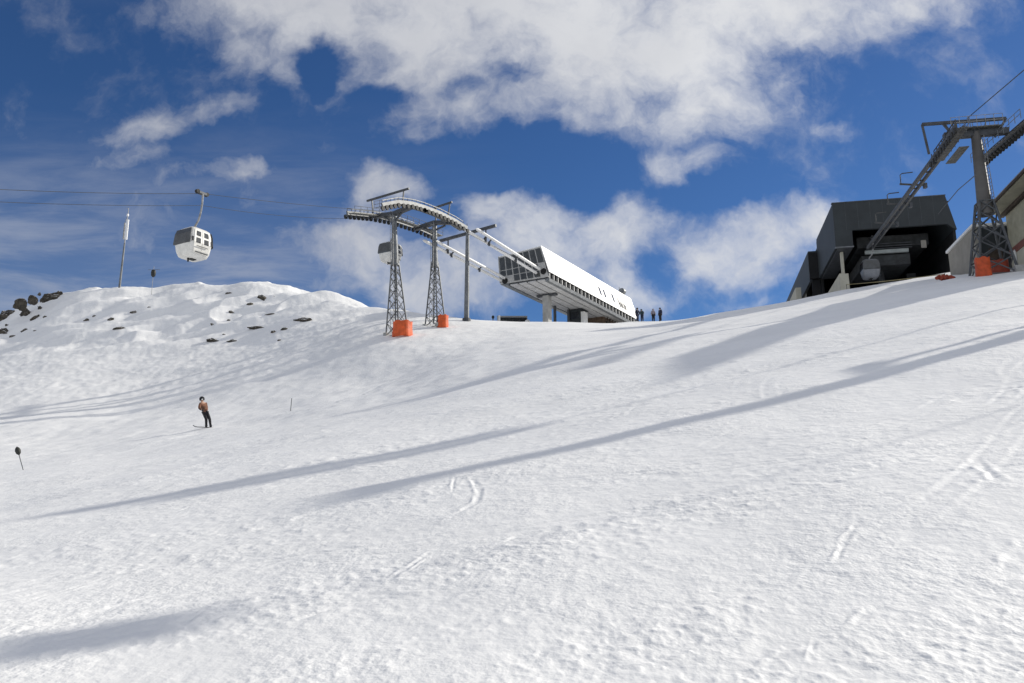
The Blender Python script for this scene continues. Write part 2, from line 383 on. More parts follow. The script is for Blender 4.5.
def detail_z(X, Y):
    X = np.asarray(X, float); Y = np.asarray(Y, float)
    r = np.hypot(X, Y)+.5; u = X/np.maximum(Y, .5)
    a = X*TD[0]+Y*TD[1]; c = -X*TD[1]+Y*TD[0]
    wob = perlin(X*.12, Y*.12, 3)*1.6
    z = np.zeros(X.shape)
    knoll = sstep(-u, -.02, .22)*sstep(Y, 56, 78)*(1-sstep(Y, 128, 165))
    far = sstep(Y, 25, 45)
    # long soft rolls
    z += .10*perlin(a/14+wob*.1, (c+wob)/3.6, 11)*sstep(r, 7, 16)*(1-.6*far)
    z += .03*perlin(X/2.7, Y/2.7, 12)*sstep(r, 6, 12)
    z += .22*perlin(X/9, Y/9, 13)*far*(1-knoll)
    # windblown knoll
    ridge = 1-np.abs(perlin(X/11+.3*perlin(X/5, Y/5, 31), Y/9, 14))*2
    kn2 = knoll*(.18+.82*sstep(Y, 80, 94))
    z += kn2*(.6*ridge-.3+.62*perlin((X+.5*Y)/8, (Y-.4*X)/2.3, 15)+.24*perlin((X+.4*Y)/3.4, (Y-.3*X)/1.3, 16))
    z += knoll*(.045*perlin(X/1.2, Y/.9, 17)+.035*perlin(X/.55, Y/.5, 20))
    mid = sstep(Y, 28, 40)*(1-sstep(Y, 72, 88))*sstep(-u, -.15, .1)
    z += mid*(.04*perlin(X/2.0, Y/3.2, 18)+.03*perlin(X/.9, Y/1.3, 19))
    # patches of scraped and rough snow drawn out along the traffic
    p = perlin(a/9, (c+wob)/1.5, 21)+.6*perlin(a/3.2, (c+wob*.6)/.55, 22)+.35*perlin(X/1.1, Y/1.1, 27)
    rough = sstep(p, -.3, .8)*.85+.30
    rough = rough*(1+.12*sstep(u, -.1, .5)*sstep(10-r, 0, 5))
    fm = 1+1.1*sstep(r, 12, 24)
    def lam(l): return np.clip((l/(.0075*r)-.7)/.8, 0, 1)
    for l, A, s in ((1.6, .0085, 41), (.75, .0075, 42), (.38, .0055, 43), (.2, .0056, 44), (.11, .0062, 45), (.06, .0050, 46)):
        n = perlin(X/l+s, Y/l, s)
        if l < .5: n = .7*n+1.9*np.maximum(n-.15, 0)
        z += A*.75*rough*n*lam(l)*(fm if .15 < l < 1 else 1)
    # scrape streaks
    for l, A, s in ((.9, .014, 51), (.34, .012, 52), (.15, .0065, 53)):
        st = perlin(a/(l*11), (c+wob*.35)/l, s)
        z += A*1.0*st*lam(l)*(fm if l > .2 else 1)*(.35+.65*sstep(perlin(X/4, Y/4, s+9), -.2, .4))
    rg = np.random.RandomState(12)
    for q in range(80):                    # long faint ski runs, curving down the fall line
        c0 = -rg.uniform(0, 1)**1.4*52+3; aw = rg.uniform(.5, 2.2); wl = rg.uniform(10, 26); ph = rg.uniform(0, 6.28); a0 = rg.uniform(-40, -2); al = rg.uniform(14, 36); dp = rg.uniform(.003, .0075); tilt = rg.uniform(-.28, .28)
        mk_ = (a > a0) & (a < a0+al) & (np.abs(c-c0) < aw+.28*(a-a0)+1.5) & (r < 95) & (np.abs(u) < 1)
        if not mk_.any(): continue
        A_, C_, R_ = a[mk_], c[mk_], r[mk_]
        th = 2*math.pi*A_/wl+ph; d = (C_-c0-aw*np.sin(th)-tilt*(A_-a0))/np.sqrt(1+(aw*2*math.pi/wl*np.cos(th)+tilt)**2)
        win = sstep(A_, a0, a0+3)*(1-sstep(A_, a0+al-4, a0+al))*(.35+.65*sstep(perlin(A_/1.7, C_/1.7+q, 71), -.3, .3))*np.clip(1.2-R_/70, .2, 1)
        add = 0
        for o, k_ in ((0, 1.0), (.32, .7)):
            dd = d-o; w = np.maximum(.045, .0032*R_)
            add = add+win*dp*k_*(-np.exp(-(dd/w)**2)+.8*np.exp(-((dd+w*1.7)/(w*.9))**2))
        z[mk_] += add
    for pts, hw, dep in TRACKS:
        xs = [q[0] for q in pts]; ys = [q[1] for q in pts]
        m = (X > min(xs)-1) & (X < max(xs)+1) & (Y > min(ys)-1) & (Y < max(ys)+1)
        if not m.any(): continue
        d, sd, al = seg_dist(X[m], Y[m], pts)
        jit = (.75+.75*perlin(X[m]/.22, Y[m]/.22, 61)+.4*perlin(X[m]/.09, Y[m]/.09, 62))*np.clip(np.minimum(al, 1-al)*4, 0, 1)*(.4+.6*sstep(perlin(X[m]/.9, Y[m]/.9, 63), -.4, .2))
        d = d+hw*.7*perlin(X[m]/.3, Y[m]/.3, 64)
        z[m] += -dep*jit*np.exp(-(d/hw)**2)+dep*1.1*jit*np.exp(-((d-hw*1.9)/(hw*.8))**2)*(.35+.65*(sd < 0))
    return z


def gz(x, y):
    X = np.array([float(x)]); Y = np.array([float(y)])
    return float((base_z(X, Y)+detail_z(X, Y))[0])


def hit(px, py, base=True):
    """where the ray through a pixel of the photograph meets the snow"""
    d = ray(px, py); Ys = np.exp(np.linspace(math.log(2.6), math.log(170), 2500))
    X = d.x/d.y*Ys; Z = d.z/d.y*Ys; g = base_z(X, Ys)
    if not base: g = g+detail_z(X, Ys)
    b = np.nonzero(Z <= g)[0]; Y = Ys[b[0]] if len(b) else 100.0
    return Vector((d.x/d.y*Y, Y, d.z/d.y*Y))


def track(pxs, hw=.05, dep=.02):
    hw *= .45; dep *= .24
    q = [hit(*p) for p in pxs]; TRACKS.append(([(v.x, v.y) for v in q], hw, dep))


track([(470, 478), (480, 492), (477, 502), (462, 512), (440, 520), (425, 524)], .07, .035)
track([(455, 480), (452, 494)], .05, .03)
track([(530, 530), (500, 545), (470, 560), (455, 570)], .06, .028)
track([(440, 548), (415, 562), (385, 582)], .05, .03)
track([(430, 556), (400, 577)], .03, .02)
track([(330, 610), (290, 622), (270, 630)], .04, .03)
track([(860, 523), (845, 540), (834, 568)], .05, .04)
track([(815, 640), (808, 672)], .035, .04)
track([(975, 458), (982, 468), (1003, 486)], .09, .06)
track([(1030, 540), (1005, 570), (980, 580)], .09, .03)
track([(0, 614), (40, 600), (80, 588), (130, 572)], .06, .035)
track([(0, 480), (60, 464), (130, 449), (240, 425), (330, 405), (390, 381), (440, 358), (474, 338)], .45, .10)
track([(215, 497), (190, 505), (172, 515)], .05, .02)
track([(760, 480), (700, 510), (640, 535)], .05, .014)
track([(900, 600), (870, 612), (850, 630)], .05, .03)
track([(690, 470), (640, 480), (600, 495)], .06, .02)
track([(560, 470), (610, 452), (640, 440)], .06, .02)
track([(1000, 410), (930, 425), (880, 440)], .08, .02)
track([(350, 600), (250, 640), (180, 660)], .05, .02)
track([(650, 400), (600, 425), (545, 440)], .08, .02)


# ------------------------------------------------------------------ mesh helpers
def tag(o, label=None, cat=None, group=None, kind=None):
    if label: o['label'] = label
    if cat: o['category'] = cat
    if group: o['group'] = group
    if kind: o['kind'] = kind
    return o


def empty(name, loc, label, cat, group=None):
    o = bpy.data.objects.new(name, None); COL.objects.link(o); o.location = loc; o.empty_display_size = .3
    return tag(o, label, cat, group)


def chain_loc(o):
    v = Vector((0, 0, 0))
    while o is not None: v += o.location; o = o.parent
    return v


class MB:
    def __init__(s): s.v = []; s.f = []

    def add(s, vs, fs):
        n = len(s.v); s.v += [Vector(v) for v in vs]; s.f += [tuple(i+n for i in f) for f in fs]; return s

    def hexa(s, p):          # 8 points: bottom ring 0-3, top ring 4-7
        return s.add(p, [(3, 2, 1, 0), (4, 5, 6, 7), (0, 1, 5, 4), (1, 2, 6, 5), (2, 3, 7, 6), (3, 0, 4, 7)])

    def box(s, c, sz, ax=None):
        c = Vector(c); ax = ax or (Vector((1, 0, 0)), Vector((0, 1, 0)), Vector((0, 0, 1)))
        h = [ax[i]*(sz[i]/2) for i in range(3)]
        return s.hexa([c-h[0]-h[1]-h[2], c+h[0]-h[1]-h[2], c+h[0]+h[1]-h[2], c-h[0]+h[1]-h[2],
                       c-h[0]-h[1]+h[2], c+h[0]-h[1]+h[2], c+h[0]+h[1]+h[2], c-h[0]+h[1]+h[2]])

    def bar(s, p0, p1, w, h, up=Vector((0, 0, 1))):
        p0 = Vector(p0); p1 = Vector(p1); d = (p1-p0); L = d.length; d.normalize()
        x = d.cross(up)
        if x.length < 1e-4: x = d.cross(Vector((1, 0, 0)))
        x.normalize(); z = x.cross(d).normalized()
        return s.box((p0+p1)/2, (w, L, h), (x, d, z))

    def tube(s, pts, r, n=8, cap=True):
        pts = [Vector(p) for p in pts]; rs = r if isinstance(r, (list, tuple)) else [r]*len(pts)
        base = len(s.v); prev = None
        for i, p in enumerate(pts):
            a = pts[max(i-1, 0)]; b = pts[min(i+1, len(pts)-1)]; d = (b-a).normalized()
            if prev is None:
                x = d.cross(Vector((0, 0, 1)))
                if x.length < 1e-3: x = d.cross(Vector((0, 1, 0)))
                x.normalize()
            else: x = (prev-d*prev.dot(d)).normalized()
            prev = x; y = d.cross(x)
            for k in range(n):
                t = 2*math.pi*k/n; s.v.append(p+(x*math.cos(t)+y*math.sin(t))*rs[i])
        for i in range(len(pts)-1):
            for k in range(n):
                a = base+i*n+k; b = base+i*n+(k+1) % n; s.f.append((a, b, b+n, a+n))
        if cap:
            s.f.append(tuple(base+k for k in reversed(range(n)))); e = base+(len(pts)-1)*n; s.f.append(tuple(e+k for k in range(n)))
        return s

    def prism(s, poly, off):     # poly: list of 3D points (planar), off: extrusion vector
        n = len(poly); off = Vector(off); p = [Vector(q) for q in poly]
        return s.add(p+[q+off for q in p], [tuple(reversed(range(n))), tuple(range(n, 2*n))]+[(i, (i+1) % n, n+(i+1) % n, n+i) for i in range(n)])

    def build(s, name, m, parent=None, smooth=False, bevel=0.0, root=False):
        off = chain_loc(parent)
        me = bpy.data.meshes.new(name)
        me.from_pydata([tuple(v-off) for v in s.v], [], s.f)
        import bmesh
        bm = bmesh.new(); bm.from_mesh(me); bmesh.ops.recalc_face_normals(bm, faces=bm.faces)
        if bevel:
            bmesh.ops.bevel(bm, geom=[e for e in bm.edges if e.is_manifold and e.calc_face_angle(0) > .5], offset=bevel, segments=2, affect='EDGES', profile=.6)
        bm.to_mesh(me); bm.free()
        me.materials.append(m)
        if smooth:
            me.shade_smooth()
            try: me.set_sharp_from_angle(angle=R(40))
            except Exception: pass
        o = bpy.data.objects.new(name, me); COL.objects.link(o)
        if parent is not None: o.parent = parent
        return o


def thing_mesh(mb, name, loc, m, label, cat, group=None, smooth=False, bevel=0.0):
    """a thing that is one mesh, its origin at its base"""
    loc = Vector(loc); mb.v = [v-loc for v in mb.v]
    o = mb.build(name, m, None, smooth, bevel); o.location = loc
    return tag(o, label, cat, group)


def copy_tree(o, parent=None):
    c = o.copy(); COL.objects.link(c)
    if parent is not None: c.parent = parent
    for ch in list(o.children): copy_tree(ch, c)
    return c


# ------------------------------------------------------------------ snow
def build_snow():
    dense = np.linspace(R(-37), R(37), 1200)
    rest = np.linspace(R(37), R(360-37), 130)[1:-1]
    az = np.concatenate([dense, rest]); na = len(az)
    r = np.concatenate([[.6, 1.2, 2, 2.8, 3.4], np.exp(np.linspace(math.log(4), math.log(30), 760)), np.exp(np.linspace(math.log(30), math.log(135), 420))[1:],
                        np.exp(np.linspace(math.log(135), math.log(900), 30))[1:]]); nr = len(r)
    A, RR = np.meshgrid(az, r); X = RR*np.sin(A); Y = RR*np.cos(A)
    Z = base_z(X, Y)+detail_z(X.ravel(), Y.ravel()).reshape(X.shape)
    co = np.stack([X, Y, Z], -1).reshape(-1, 3); co = np.vstack([[0, 0, -1.75], co])
    i, j = np.meshgrid(np.arange(nr-1), np.arange(na), indexing='ij'); j2 = (j+1) % na
    q = np.stack([1+i*na+j, 1+i*na+j2, 1+(i+1)*na+j2, 1+(i+1)*na+j], -1).reshape(-1, 4)
    jt = np.arange(na); tri = np.stack([np.zeros(na, int), 1+(jt+1) % na, 1+jt], -1)
    q = q[:, ::-1]
    me = bpy.data.meshes.new('snow_ground'); nl = q.size+tri.size
    me.vertices.add(len(co)); me.vertices.foreach_set('co', co.astype(np.float32).ravel())
    me.loops.add(nl); me.loops.foreach_set('vertex_index', np.concatenate([q.ravel(), tri.ravel()]).astype(np.int32))
    npol = len(q)+len(tri); me.polygons.add(npol)
    ls = np.concatenate([np.arange(len(q))*4, q.size+np.arange(len(tri))*3]).astype(np.int32)
    me.polygons.foreach_set('loop_start', ls)
    me.update(calc_edges=True); me.validate()
    me.shade_smooth(); me.materials.append(M['snow'])
    o = bpy.data.objects.new('snow_ground', me); COL.objects.link(o)
    tag(o, 'white groomed ski slope with tracks and rough snow', 'snow', kind='structure')
    return o


build_snow()

# ------------------------------------------------------------------ frames of the two lifts
A1, A2 = R(30), R(12)
a1 = Vector((math.sin(A1), math.cos(A1), 0)); b1 = Vector((math.cos(A1), -math.sin(A1), 0))
a2 = Vector((math.sin(A2), math.cos(A2), 0)); b2 = Vector((math.cos(A2), -math.sin(A2), 0))
ZV = Vector((0, 0, 1))


def on_plane(px, py, P, n):
    d = ray(px, py); return d*(Vector(n).dot(P)/Vector(n).dot(d))


t1 = at(397.5, 328, 72.0); L1 = Vector((t1.x, t1.y, 0))
GA1 = 2.3


def p1(px, py, o): return on_plane(px, py, L1+b1*o, b1)           # a point over the rope at offset o of the left lift


def s1(p): return (Vector(p)-L1).dot(a1)


def lat1(px, py=250): return s1(p1(px, py, 0))


def lattice(mb, c, zb, zt, wb, wt, ax, ay, bays, rl=.07, rb=.035, lean=Vector((0, 0, 0))):
    cor = [(-1, -1), (1, -1), (1, 1), (-1, 1)]
    def P(k, f):
        w = (wb+(wt-wb)*f)/2; z = zb+(zt-zb)*f
        return Vector((c.x, c.y, z))+lean*f+ax*(cor[k][0]*w)+ay*(cor[k][1]*w)
    fs = [1-(1-i/bays)**1.15 for i in range(bays+1)]
    for kk in range(4):
        mb.tube([P(kk, 0), P(kk, 1)], rl, 6)
        k2 = (kk+1) % 4
        for i in range(bays):
            mb.tube([P(kk, fs[i]), P(k2, fs[i+1])], rb, 5); mb.tube([P(k2, fs[i]), P(kk, fs[i+1])], rb, 5)
        for i in (0, bays):
            mb.tube([P(kk, fs[i]), P(k2, fs[i])], rb, 5)
    return mb


wheel_mb = MB().tube([Vector((-.055, 0, 0)), Vector((.055, 0, 0))], .21, 14)
_wm = bpy.data.meshes.new('sheave'); _wm.from_pydata([tuple(v) for v in wheel_mb.v], [], wheel_mb.f); _wm.materials.append(M['rubber']); _wm.shade_smooth(); _wm.set_sharp_from_angle(angle=R(40))


def sheave(p, parent, ang):
    o = bpy.data.objects.new('sheave', _wm); COL.objects.link(o); o.parent = parent
    o.location = Vector(p)-chain_loc(parent); o.rotation_euler = (0, 0, -ang)
    return o


def resample(pts, step):
    out = [pts[0].copy()]; acc = 0
    for a, b in zip(pts[:-1], pts[1:]):
        L = (b-a).length; n = max(1, round(L/step))
        for i in range(1, n+1): out.append(a.lerp(b, i/n))
    return out


def battery(parent, pts, side, ang, b, step=.62, walk=True, h=.34, ms='galv', mg='grating', ww=.6):
    """sheave train along a rope: beam, wheels on its outer side, walkway with rail"""
    root = MB()
    for a, c in zip(pts[:-1], pts[1:]): root.bar(a, c, .14, h)
    rs = resample(pts, step)
    for q in rs:                                   # wheel yokes
        root.box(q-ZV*(h/2+.1), (.22, .16, .2))
        root.bar(q+ZV*(h/2), q+ZV*(h/2+.28), .05, .05)
    for q0, q1 in zip(rs[:-1:2], rs[2::2]): root.bar(q0+ZV*(h/2+.25), q1+ZV*(h/2+.25), .05, .07)
    o = root.build('sheave_train', M[ms], parent)
    for q in rs: sheave(q-ZV*(h/2+.16)+b*(.12*side), o, ang)
    if walk:
        w = MB()
        rs2 = resample(pts, .9)
        for a, c in zip(pts[:-1], pts[1:]):
            off = b*(-side*(.25+ww/2))-ZV*.12
            w.bar(a+off, c+off, ww, .05)
        w.build('walkway', M[mg], o)
        rl = MB()
        for k, q in enumerate(rs2):
            e = q+b*(-side*.85)-ZV*.12; rl.tube([e, e+ZV*.62], .022, 5)
        for hh in (.32, .62):
            rl.tube([q+b*(-side*.85)+ZV*(hh-.12) for q in rs2], .022, 5)
        rl.build('handrail', M['galv_light'] if ms == 'galv' else M['galv'], o)
    return o


# ---- first lattice tower of the left lift
def tower_left(label, px_foot, py_foot, px_top, py_top, s, trains, bar_px, lean=1.0):
    c = L1+a1*s; zg = gz(c.x, c.y)-.25
    root = empty('lift_tower', (c.x, c.y, zg), label, 'lift tower', 'lattice towers of the middle lift')
    top = p1(px_top, py_top, 0); zt = top.z
    zm = zg+(zt-zg)*.62; c0 = c.copy()
    lattice(MB(), c, zg, zm, 1.42, .40, a1, b1, 7, .07, .034, -a1*lean*.62).build('lattice_base', M['lattice'], root)
    mb = MB(); cm = c-a1*lean*.6; c = c-a1*lean; mb.tube([Vector((cm.x, cm.y, zm-.5)), Vector((c.x, c.y, zt))], [.31, .22], 14)
    mb.tube([Vector((cm.x, cm.y, zm-.55)), Vector((cm.x, cm.y, zm-.4))], [.38, .38], 14)
    mb.build('tube_mast', M['galv'], root, True)
    for i in (-1, 1):
        for j in (-1, 1): MB().box(Vector((c0.x, c0.y, zg+.12))+a1*i*.71+b1*j*.71, (.34, .34, .34), (b1, a1, ZV)).build('footing', M['concrete'], root)
    arm = MB(); cz = zt-.1
    zl = trains[0]; zr = trains[1]
    arm.bar(Vector((c.x, c.y, cz)), c*1.0+b1*(-GA1)+ZV*zl, .42, .36); arm.bar(Vector((c.x, c.y, cz)), c+b1*GA1+ZV*zr, .42, .36)
    arm.bar(Vector((c.x, c.y, cz-.8)), c+b1*(-GA1*.55)+ZV*(zl-.1), .14, .14); arm.bar(Vector((c.x, c.y, cz-.8)), c+b1*(GA1*.55)+ZV*(zr-.1), .14, .14)
    arm.build('crossarm', M['galv_dark'], root)
    if bar_px:
        q0 = on_plane(*bar_px[0], c, a1); q1 = on_plane(*bar_px[1], c, a1)
        lb = MB().bar(q0, q1, .16, .16)
        for f in (.12, .88):
            q = q0.lerp(q1, f); o_ = (q-c).dot(b1); lb.bar(q, Vector((c.x, c.y, 0))+b1*(o_*.9)+ZV*(cz+.15), .1, .1)
        lb.build('lifting_frame', M['galv_dark'], root)
    lad = MB()
    for k in (-.16, .16): lad.tube([Vector((c0.x, c0.y, zg+.4))+a1*(-.78)+b1*k, Vector((c.x, c.y, zt-.2))-a1*.34+b1*k], .022, 5)
    n = 26
    for i in range(n):
        f = (i+.5)/n; q = Vector((c0.x, c0.y, zg+.4))-a1*.78; q = q.lerp(Vector((c.x, c.y, zt-.2))-a1*.34, f)
        lad.tube([q-b1*.16, q+b1*.16], .016, 5)
    lad.build('ladder', M['galv_light'], root)
    return root, c0


def rope_pts(pxs, o): return [p1(x, y, o) for x, y in pxs]


left_curve = rope_pts([(347, 213), (372, 215.5), (394, 220), (418, 228)], -GA1)
left_curve2 = rope_pts([(418, 228), (426, 231.5), (436, 236)], -GA1)
right_curve = rope_pts([(382, 205), (398, 202), (412, 203.5), (424, 207)], GA1)
right_curve2 = rope_pts([(424, 207), (440, 213), (455, 220.5), (467, 228)], GA1)


def z_on(curve, s):
    ss = [s1(q) for q in curve]; return float(np.interp(s, ss, [q.z for q in curve]))


S2 = lat1(436, 300)
LC = left_curve+left_curve2[1:]; RC = right_curve+right_curve2[1:]
tw1, c1 = tower_left('nearer grey lattice lift tower with orange pad at its foot, left of the other', 397, 328, 394, 213, 0.0,
                     (z_on(LC, 0)-.25, z_on(RC, 0)-.25), [(367, 201), (409, 188.5)])
battery(tw1, left_curve, -1, A1, b1, ms='lattice'); battery(tw1, right_curve, 1, A1, b1, ms='lattice')
tw2, c2 = tower_left('farther grey lattice lift tower between first lattice tower and plain steel post', 437, 322, 435, 222, S2,
                     (z_on(LC, S2)-.25, z_on(RC, S2)-.25), [(434, 208), (452, 202)], .5)
battery(tw2, left_curve2, -1, A1, b1, ms='lattice'); battery(tw2, right_curve2, 1, A1, b1, ms='lattice')

# ---- protective pads
def pad(name, label, c, zb, w, h, m, rx, ry, cut=0.0):
    """a thick quilted wrap: rounded plan, open at the back, seams as shallow grooves"""
    mb = MB(); n = 30; rows = 7
    ring = []
    for i in range(n+1):
        t = math.pi*2*(.10+.80*i/n)+math.pi/2+cut
        e = 3.0; cx, sy = math.cos(t), math.sin(t)
        k = (abs(cx)**e+abs(sy)**e)**(-1/e); ring.append((cx*k, sy*k, i))
    vs = []
    for layer, s in ((0, 1.0), (1, .82)):
        for r_ in range(rows):
            f = r_/(rows-1); z = zb+h*f
            for (x, y, i) in ring:
                puff = 1+.035*math.sin(i/n*math.pi*10)**2*(layer == 0)-.05*f+.02*math.sin(f*7)
                z2 = z+(.05*math.sin(i*.9+1))*(f > .9)
                vs.append(c+rx*(x*w/2*s*puff)+ry*(y*w/2*.9*s*puff)+ZV*(z2))
    m1 = n+1; fs = []
    for layer in (0, 1):
        o = layer*rows*m1
        for r_ in range(rows-1):
            for i in range(n): a = o+r_*m1+i; fs.append((a, a+1, a+1+m1, a+m1))
    o = rows*m1
    for i in range(n):
        a = (rows-1)*m1+i; fs.append((a, a+1, o+a+1, o+a)); fs.append((i, o+i, o+i+1, i+1))
    for r_ in range(rows-1):
        for i in (0, n): a = r_*m1+i; fs.append((a, a+m1, o+a+m1, o+a))
    mb.add(vs, fs)
    return thing_mesh(mb, name, Vector((c.x, c.y, zb)), m, label, 'safety pad', 'orange pads round the tower feet', True)


q = on_plane(402.5, 333, c1-a1*.55+b1*.35, a1); pc = Vector((q.x, q.y, 0))
pad('safety_pad', 'wide orange padded wrap at the foot of nearer lattice tower', pc, gz(pc.x, pc.y)-.15, 1.62, 1.38, M['orange'], b1, a1)
q = on_plane(443, 324, c2+b1*.6-a1*.4, a1); pc = Vector((q.x, q.y, 0))
pad('safety_pad', 'narrow orange padded wrap at the foot of farther lattice tower', pc, gz(pc.x, pc.y)-.1, .95, 1.22, M['orange'], b1, a1)

# ---- plain post with crossarm and rail hangers
S3 = lat1(467, 280); c3 = L1+a1*S3
zg3 = gz(c3.x, c3.y)-.2; top3 = p1(466.5, 233, 0).z
post = empty('lift_tower', (c3.x, c3.y, zg3), 'plain grey tubular post with crossarm holding the white rails', 'lift tower')
MB().tube([c3+ZV*zg3, c3+ZV*(zg3+.1), c3+ZV*top3], [.28, .27, .19], 16).build('tube_mast', M['galv'], post, True)
MB().tube([c3+ZV*zg3, c3+ZV*(zg3+.42)], [.45, .42], 12).build('base_flange', M['galv_dark'], post)
arm_l = on_plane(440, 241, c3, a1); arm_r = on_plane(496, 225.5, c3, a1)
MB().bar(arm_l, arm_r, .24, .28).build('crossarm', M['galv_dark'], post)

RAILS = {  # px at near end, px at the station end
    'ro': (GA1-.30, (465, 229.5), (543, 277)), 'rn': (GA1+.15, (476, 228.5), (545, 272.5)),
    'lo': (-GA1-.35, (423, 240), (502, 281)), 'ln': (-GA1+.12, (435, 240.5), (508, 280)),
}
# ------------------------------------------------------------------ the station
S_F = s1(on_plane(521, 268, L1, b1)); FC = L1+a1*S_F


def fr(px, py):
    p = on_plane(px, py, FC, a1); return (p-FC).dot(b1), p.z


SEC = {k: fr(*v) for k, v in dict(tl=(498, 256.5), tr=(541, 245.5), rp=(549.5, 271.5), rb=(548.5, 279.5), ub=(543, 277.5), ul=(509, 284), lb=(499.5, 283)).items()}
ST_L = 27.0


def st(o, z, s): return FC+b1*o+a1*s+ZV*z


station = empty('lift_station', FC+ZV*(SEC['ul'][1]-4.0), 'long white lift station raised on a concrete pillar above snow crest', 'lift station')
tl, tr, rp, rb, ub, ul, lb = (SEC[k] for k in ('tl', 'tr', 'rp', 'rb', 'ub', 'ul', 'lb'))


def extr(name, poly, s0, s1_, m, parent=station):
    return MB().prism([st(o, z, s0) for o, z in poly], a1*(s1_-s0)).build(name, m, parent)


th = .10
# roof, right flank, left flank: each a slab of its own
extr('roof', [(tl[0], tl[1]), (tr[0], tr[1]), (tr[0]-.05, tr[1]-th), (tl[0]+.05, tl[1]-th)], .05, ST_L, M['white'])
flank = extr('side_panel', [(tr[0]+.004, tr[1]), (rp[0], rp[1]), (rp[0]-.12, rp[1]), (tr[0]-.08, tr[1]-th-.006)], .0, ST_L, M['white'])
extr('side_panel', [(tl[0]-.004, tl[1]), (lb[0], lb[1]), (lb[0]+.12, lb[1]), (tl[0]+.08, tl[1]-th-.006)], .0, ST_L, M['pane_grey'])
zb_ = ul[1]
# recessed dark strip with louvre fins under the right flank
lz0, lz1 = rp[1]-.02, rp[1]-.72
MB().prism([st(rp[0]-.42, lz0+.3, .1), st(rp[0]-.40, lz0+.3, .1), st(rp[0]-.40, lz1, .1), st(rp[0]-.42, lz1, .1)], a1*(ST_L-.2)).build('louvre_recess', M['black'], station)
nf = 26
for i in range(nf):
    s = .3+(ST_L-.6)*i/(nf-1); MB().box(st(rp[0]-.24, (lz0+lz1)/2, s), (.26, .16, lz0-lz1-.05), (b1, a1, ZV)).build('louvre', M['pane_grey'], station)
extr('edge_beam', [(rp[0]-.05, lz1), (rp[0]-.10, lz1-.36), (rp[0]-.55, lz1-.36), (rp[0]-.55, lz1)], .05, ST_L, M['galv'])
bz = lz1-.36
# soffit with joints
sof = MB()
o0, o1 = ul[0], rp[0]-.56
for i in range(4):
    a = o0+(o1-o0)*i/4+.11; b = o0+(o1-o0)*(i+1)/4-.11
    sof.prism([st(a, bz+.20, .12), st(b, bz+.20, .12), st(b, bz+.32, .12), st(a, bz+.32, .12)], a1*(ST_L-.3))
sof.build('soffit', M['soffit'], station)
MB().prism([st(o0, bz+.33, .14), st(o1, bz+.33, .14), st(o1, bz+.45, .14), st(o0, bz+.45, .14)], a1*(ST_L-.35)).build('floor_slab', M['galv_dark'], station)
# left lower edge beam
extr('edge_beam', [(lb[0]+.05, bz+.5), (ul[0]-.02, bz+.5), (ul[0]-.02, bz+.18), (ul[0]-.25, bz+.22)], .05, ST_L, M['galv'])
# front: panel, panes, wheel openings
ftl, ftr, fbr, fbl = (tl[0]+.1, tl[1]-th-.01), (tr[0]-.1, tr[1]-th-.01), (rp[0]-.16, bz+.50), (lb[0]+.14, bz+.50)


def fq(u, v, s=0.0):
    b_ = Vector((fbl[0]*(1-u)+fbr[0]*u, fbl[1]*(1-u)+fbr[1]*u)); t_ = Vector((ftl[0]*(1-u)+ftr[0]*u, ftl[1]*(1-u)+ftr[1]*u))
    w = b_.lerp(t_, v); return st(w.x, w.y, s)


MB().prism([fq(0, 0, .06), fq(1, 0, .06), fq(1, 1, .06), fq(0, 1, .06)], a1*.1).build('front_panel', M['pane_grey'], station)
for (v0, v1, skip) in ((.50, .96, ()), (.28, .47, (6,)), (.05, .25, (0, 1, 6))):
    for i in range(7):
        if i in skip: continue
        u0, u1 = (i+.09)/7, (i+.91)/7
        MB().prism([fq(u0, v0, .02), fq(u1, v0, .02), fq(u1, v1, .02), fq(u0, v1, .02)], a1*.035).build('window', M['station_glass'], station)
for (u, v) in ((.93, .20), (.10, .10)):
    c = fq(u, v, .03); MB().tube([c-a1*.03, c+a1*.02], .36, 18).build('rope_opening', M['black'], station)
# little windows and lettering on the white flank


def fl(s, f, off=.015):
    o = tr[0]+(rp[0]-tr[0])*f; z = tr[1]+(rp[1]-tr[1])*f
    nrm = Vector((b1.x*(tr[1]-rp[1]), b1.y*(tr[1]-rp[1]), (rp[0]-tr[0]))).normalized()
    return st(o, z, s)+nrm*off


def fl_px(px, py):
    p3 = [fl(0, 0, 0), fl(0, 1, 0), fl(10, 0, 0)]; n = (p3[1]-p3[0]).cross(p3[2]-p3[0])
    p = on_plane(px, py, p3[0], n); s = (p-FC).dot(a1); o = (p-FC).dot(b1); return s, (o-tr[0])/(rp[0]-tr[0])


def fl_box(mb, s0, s1_, f0, f1, off=.02):
    mb.hexa([fl(s0, f1, .002), fl(s1_, f1, .002), fl(s1_, f0, .002), fl(s0, f0, .002), fl(s0, f1, off), fl(s1_, f1, off), fl(s1_, f0, off), fl(s0, f0, off)])


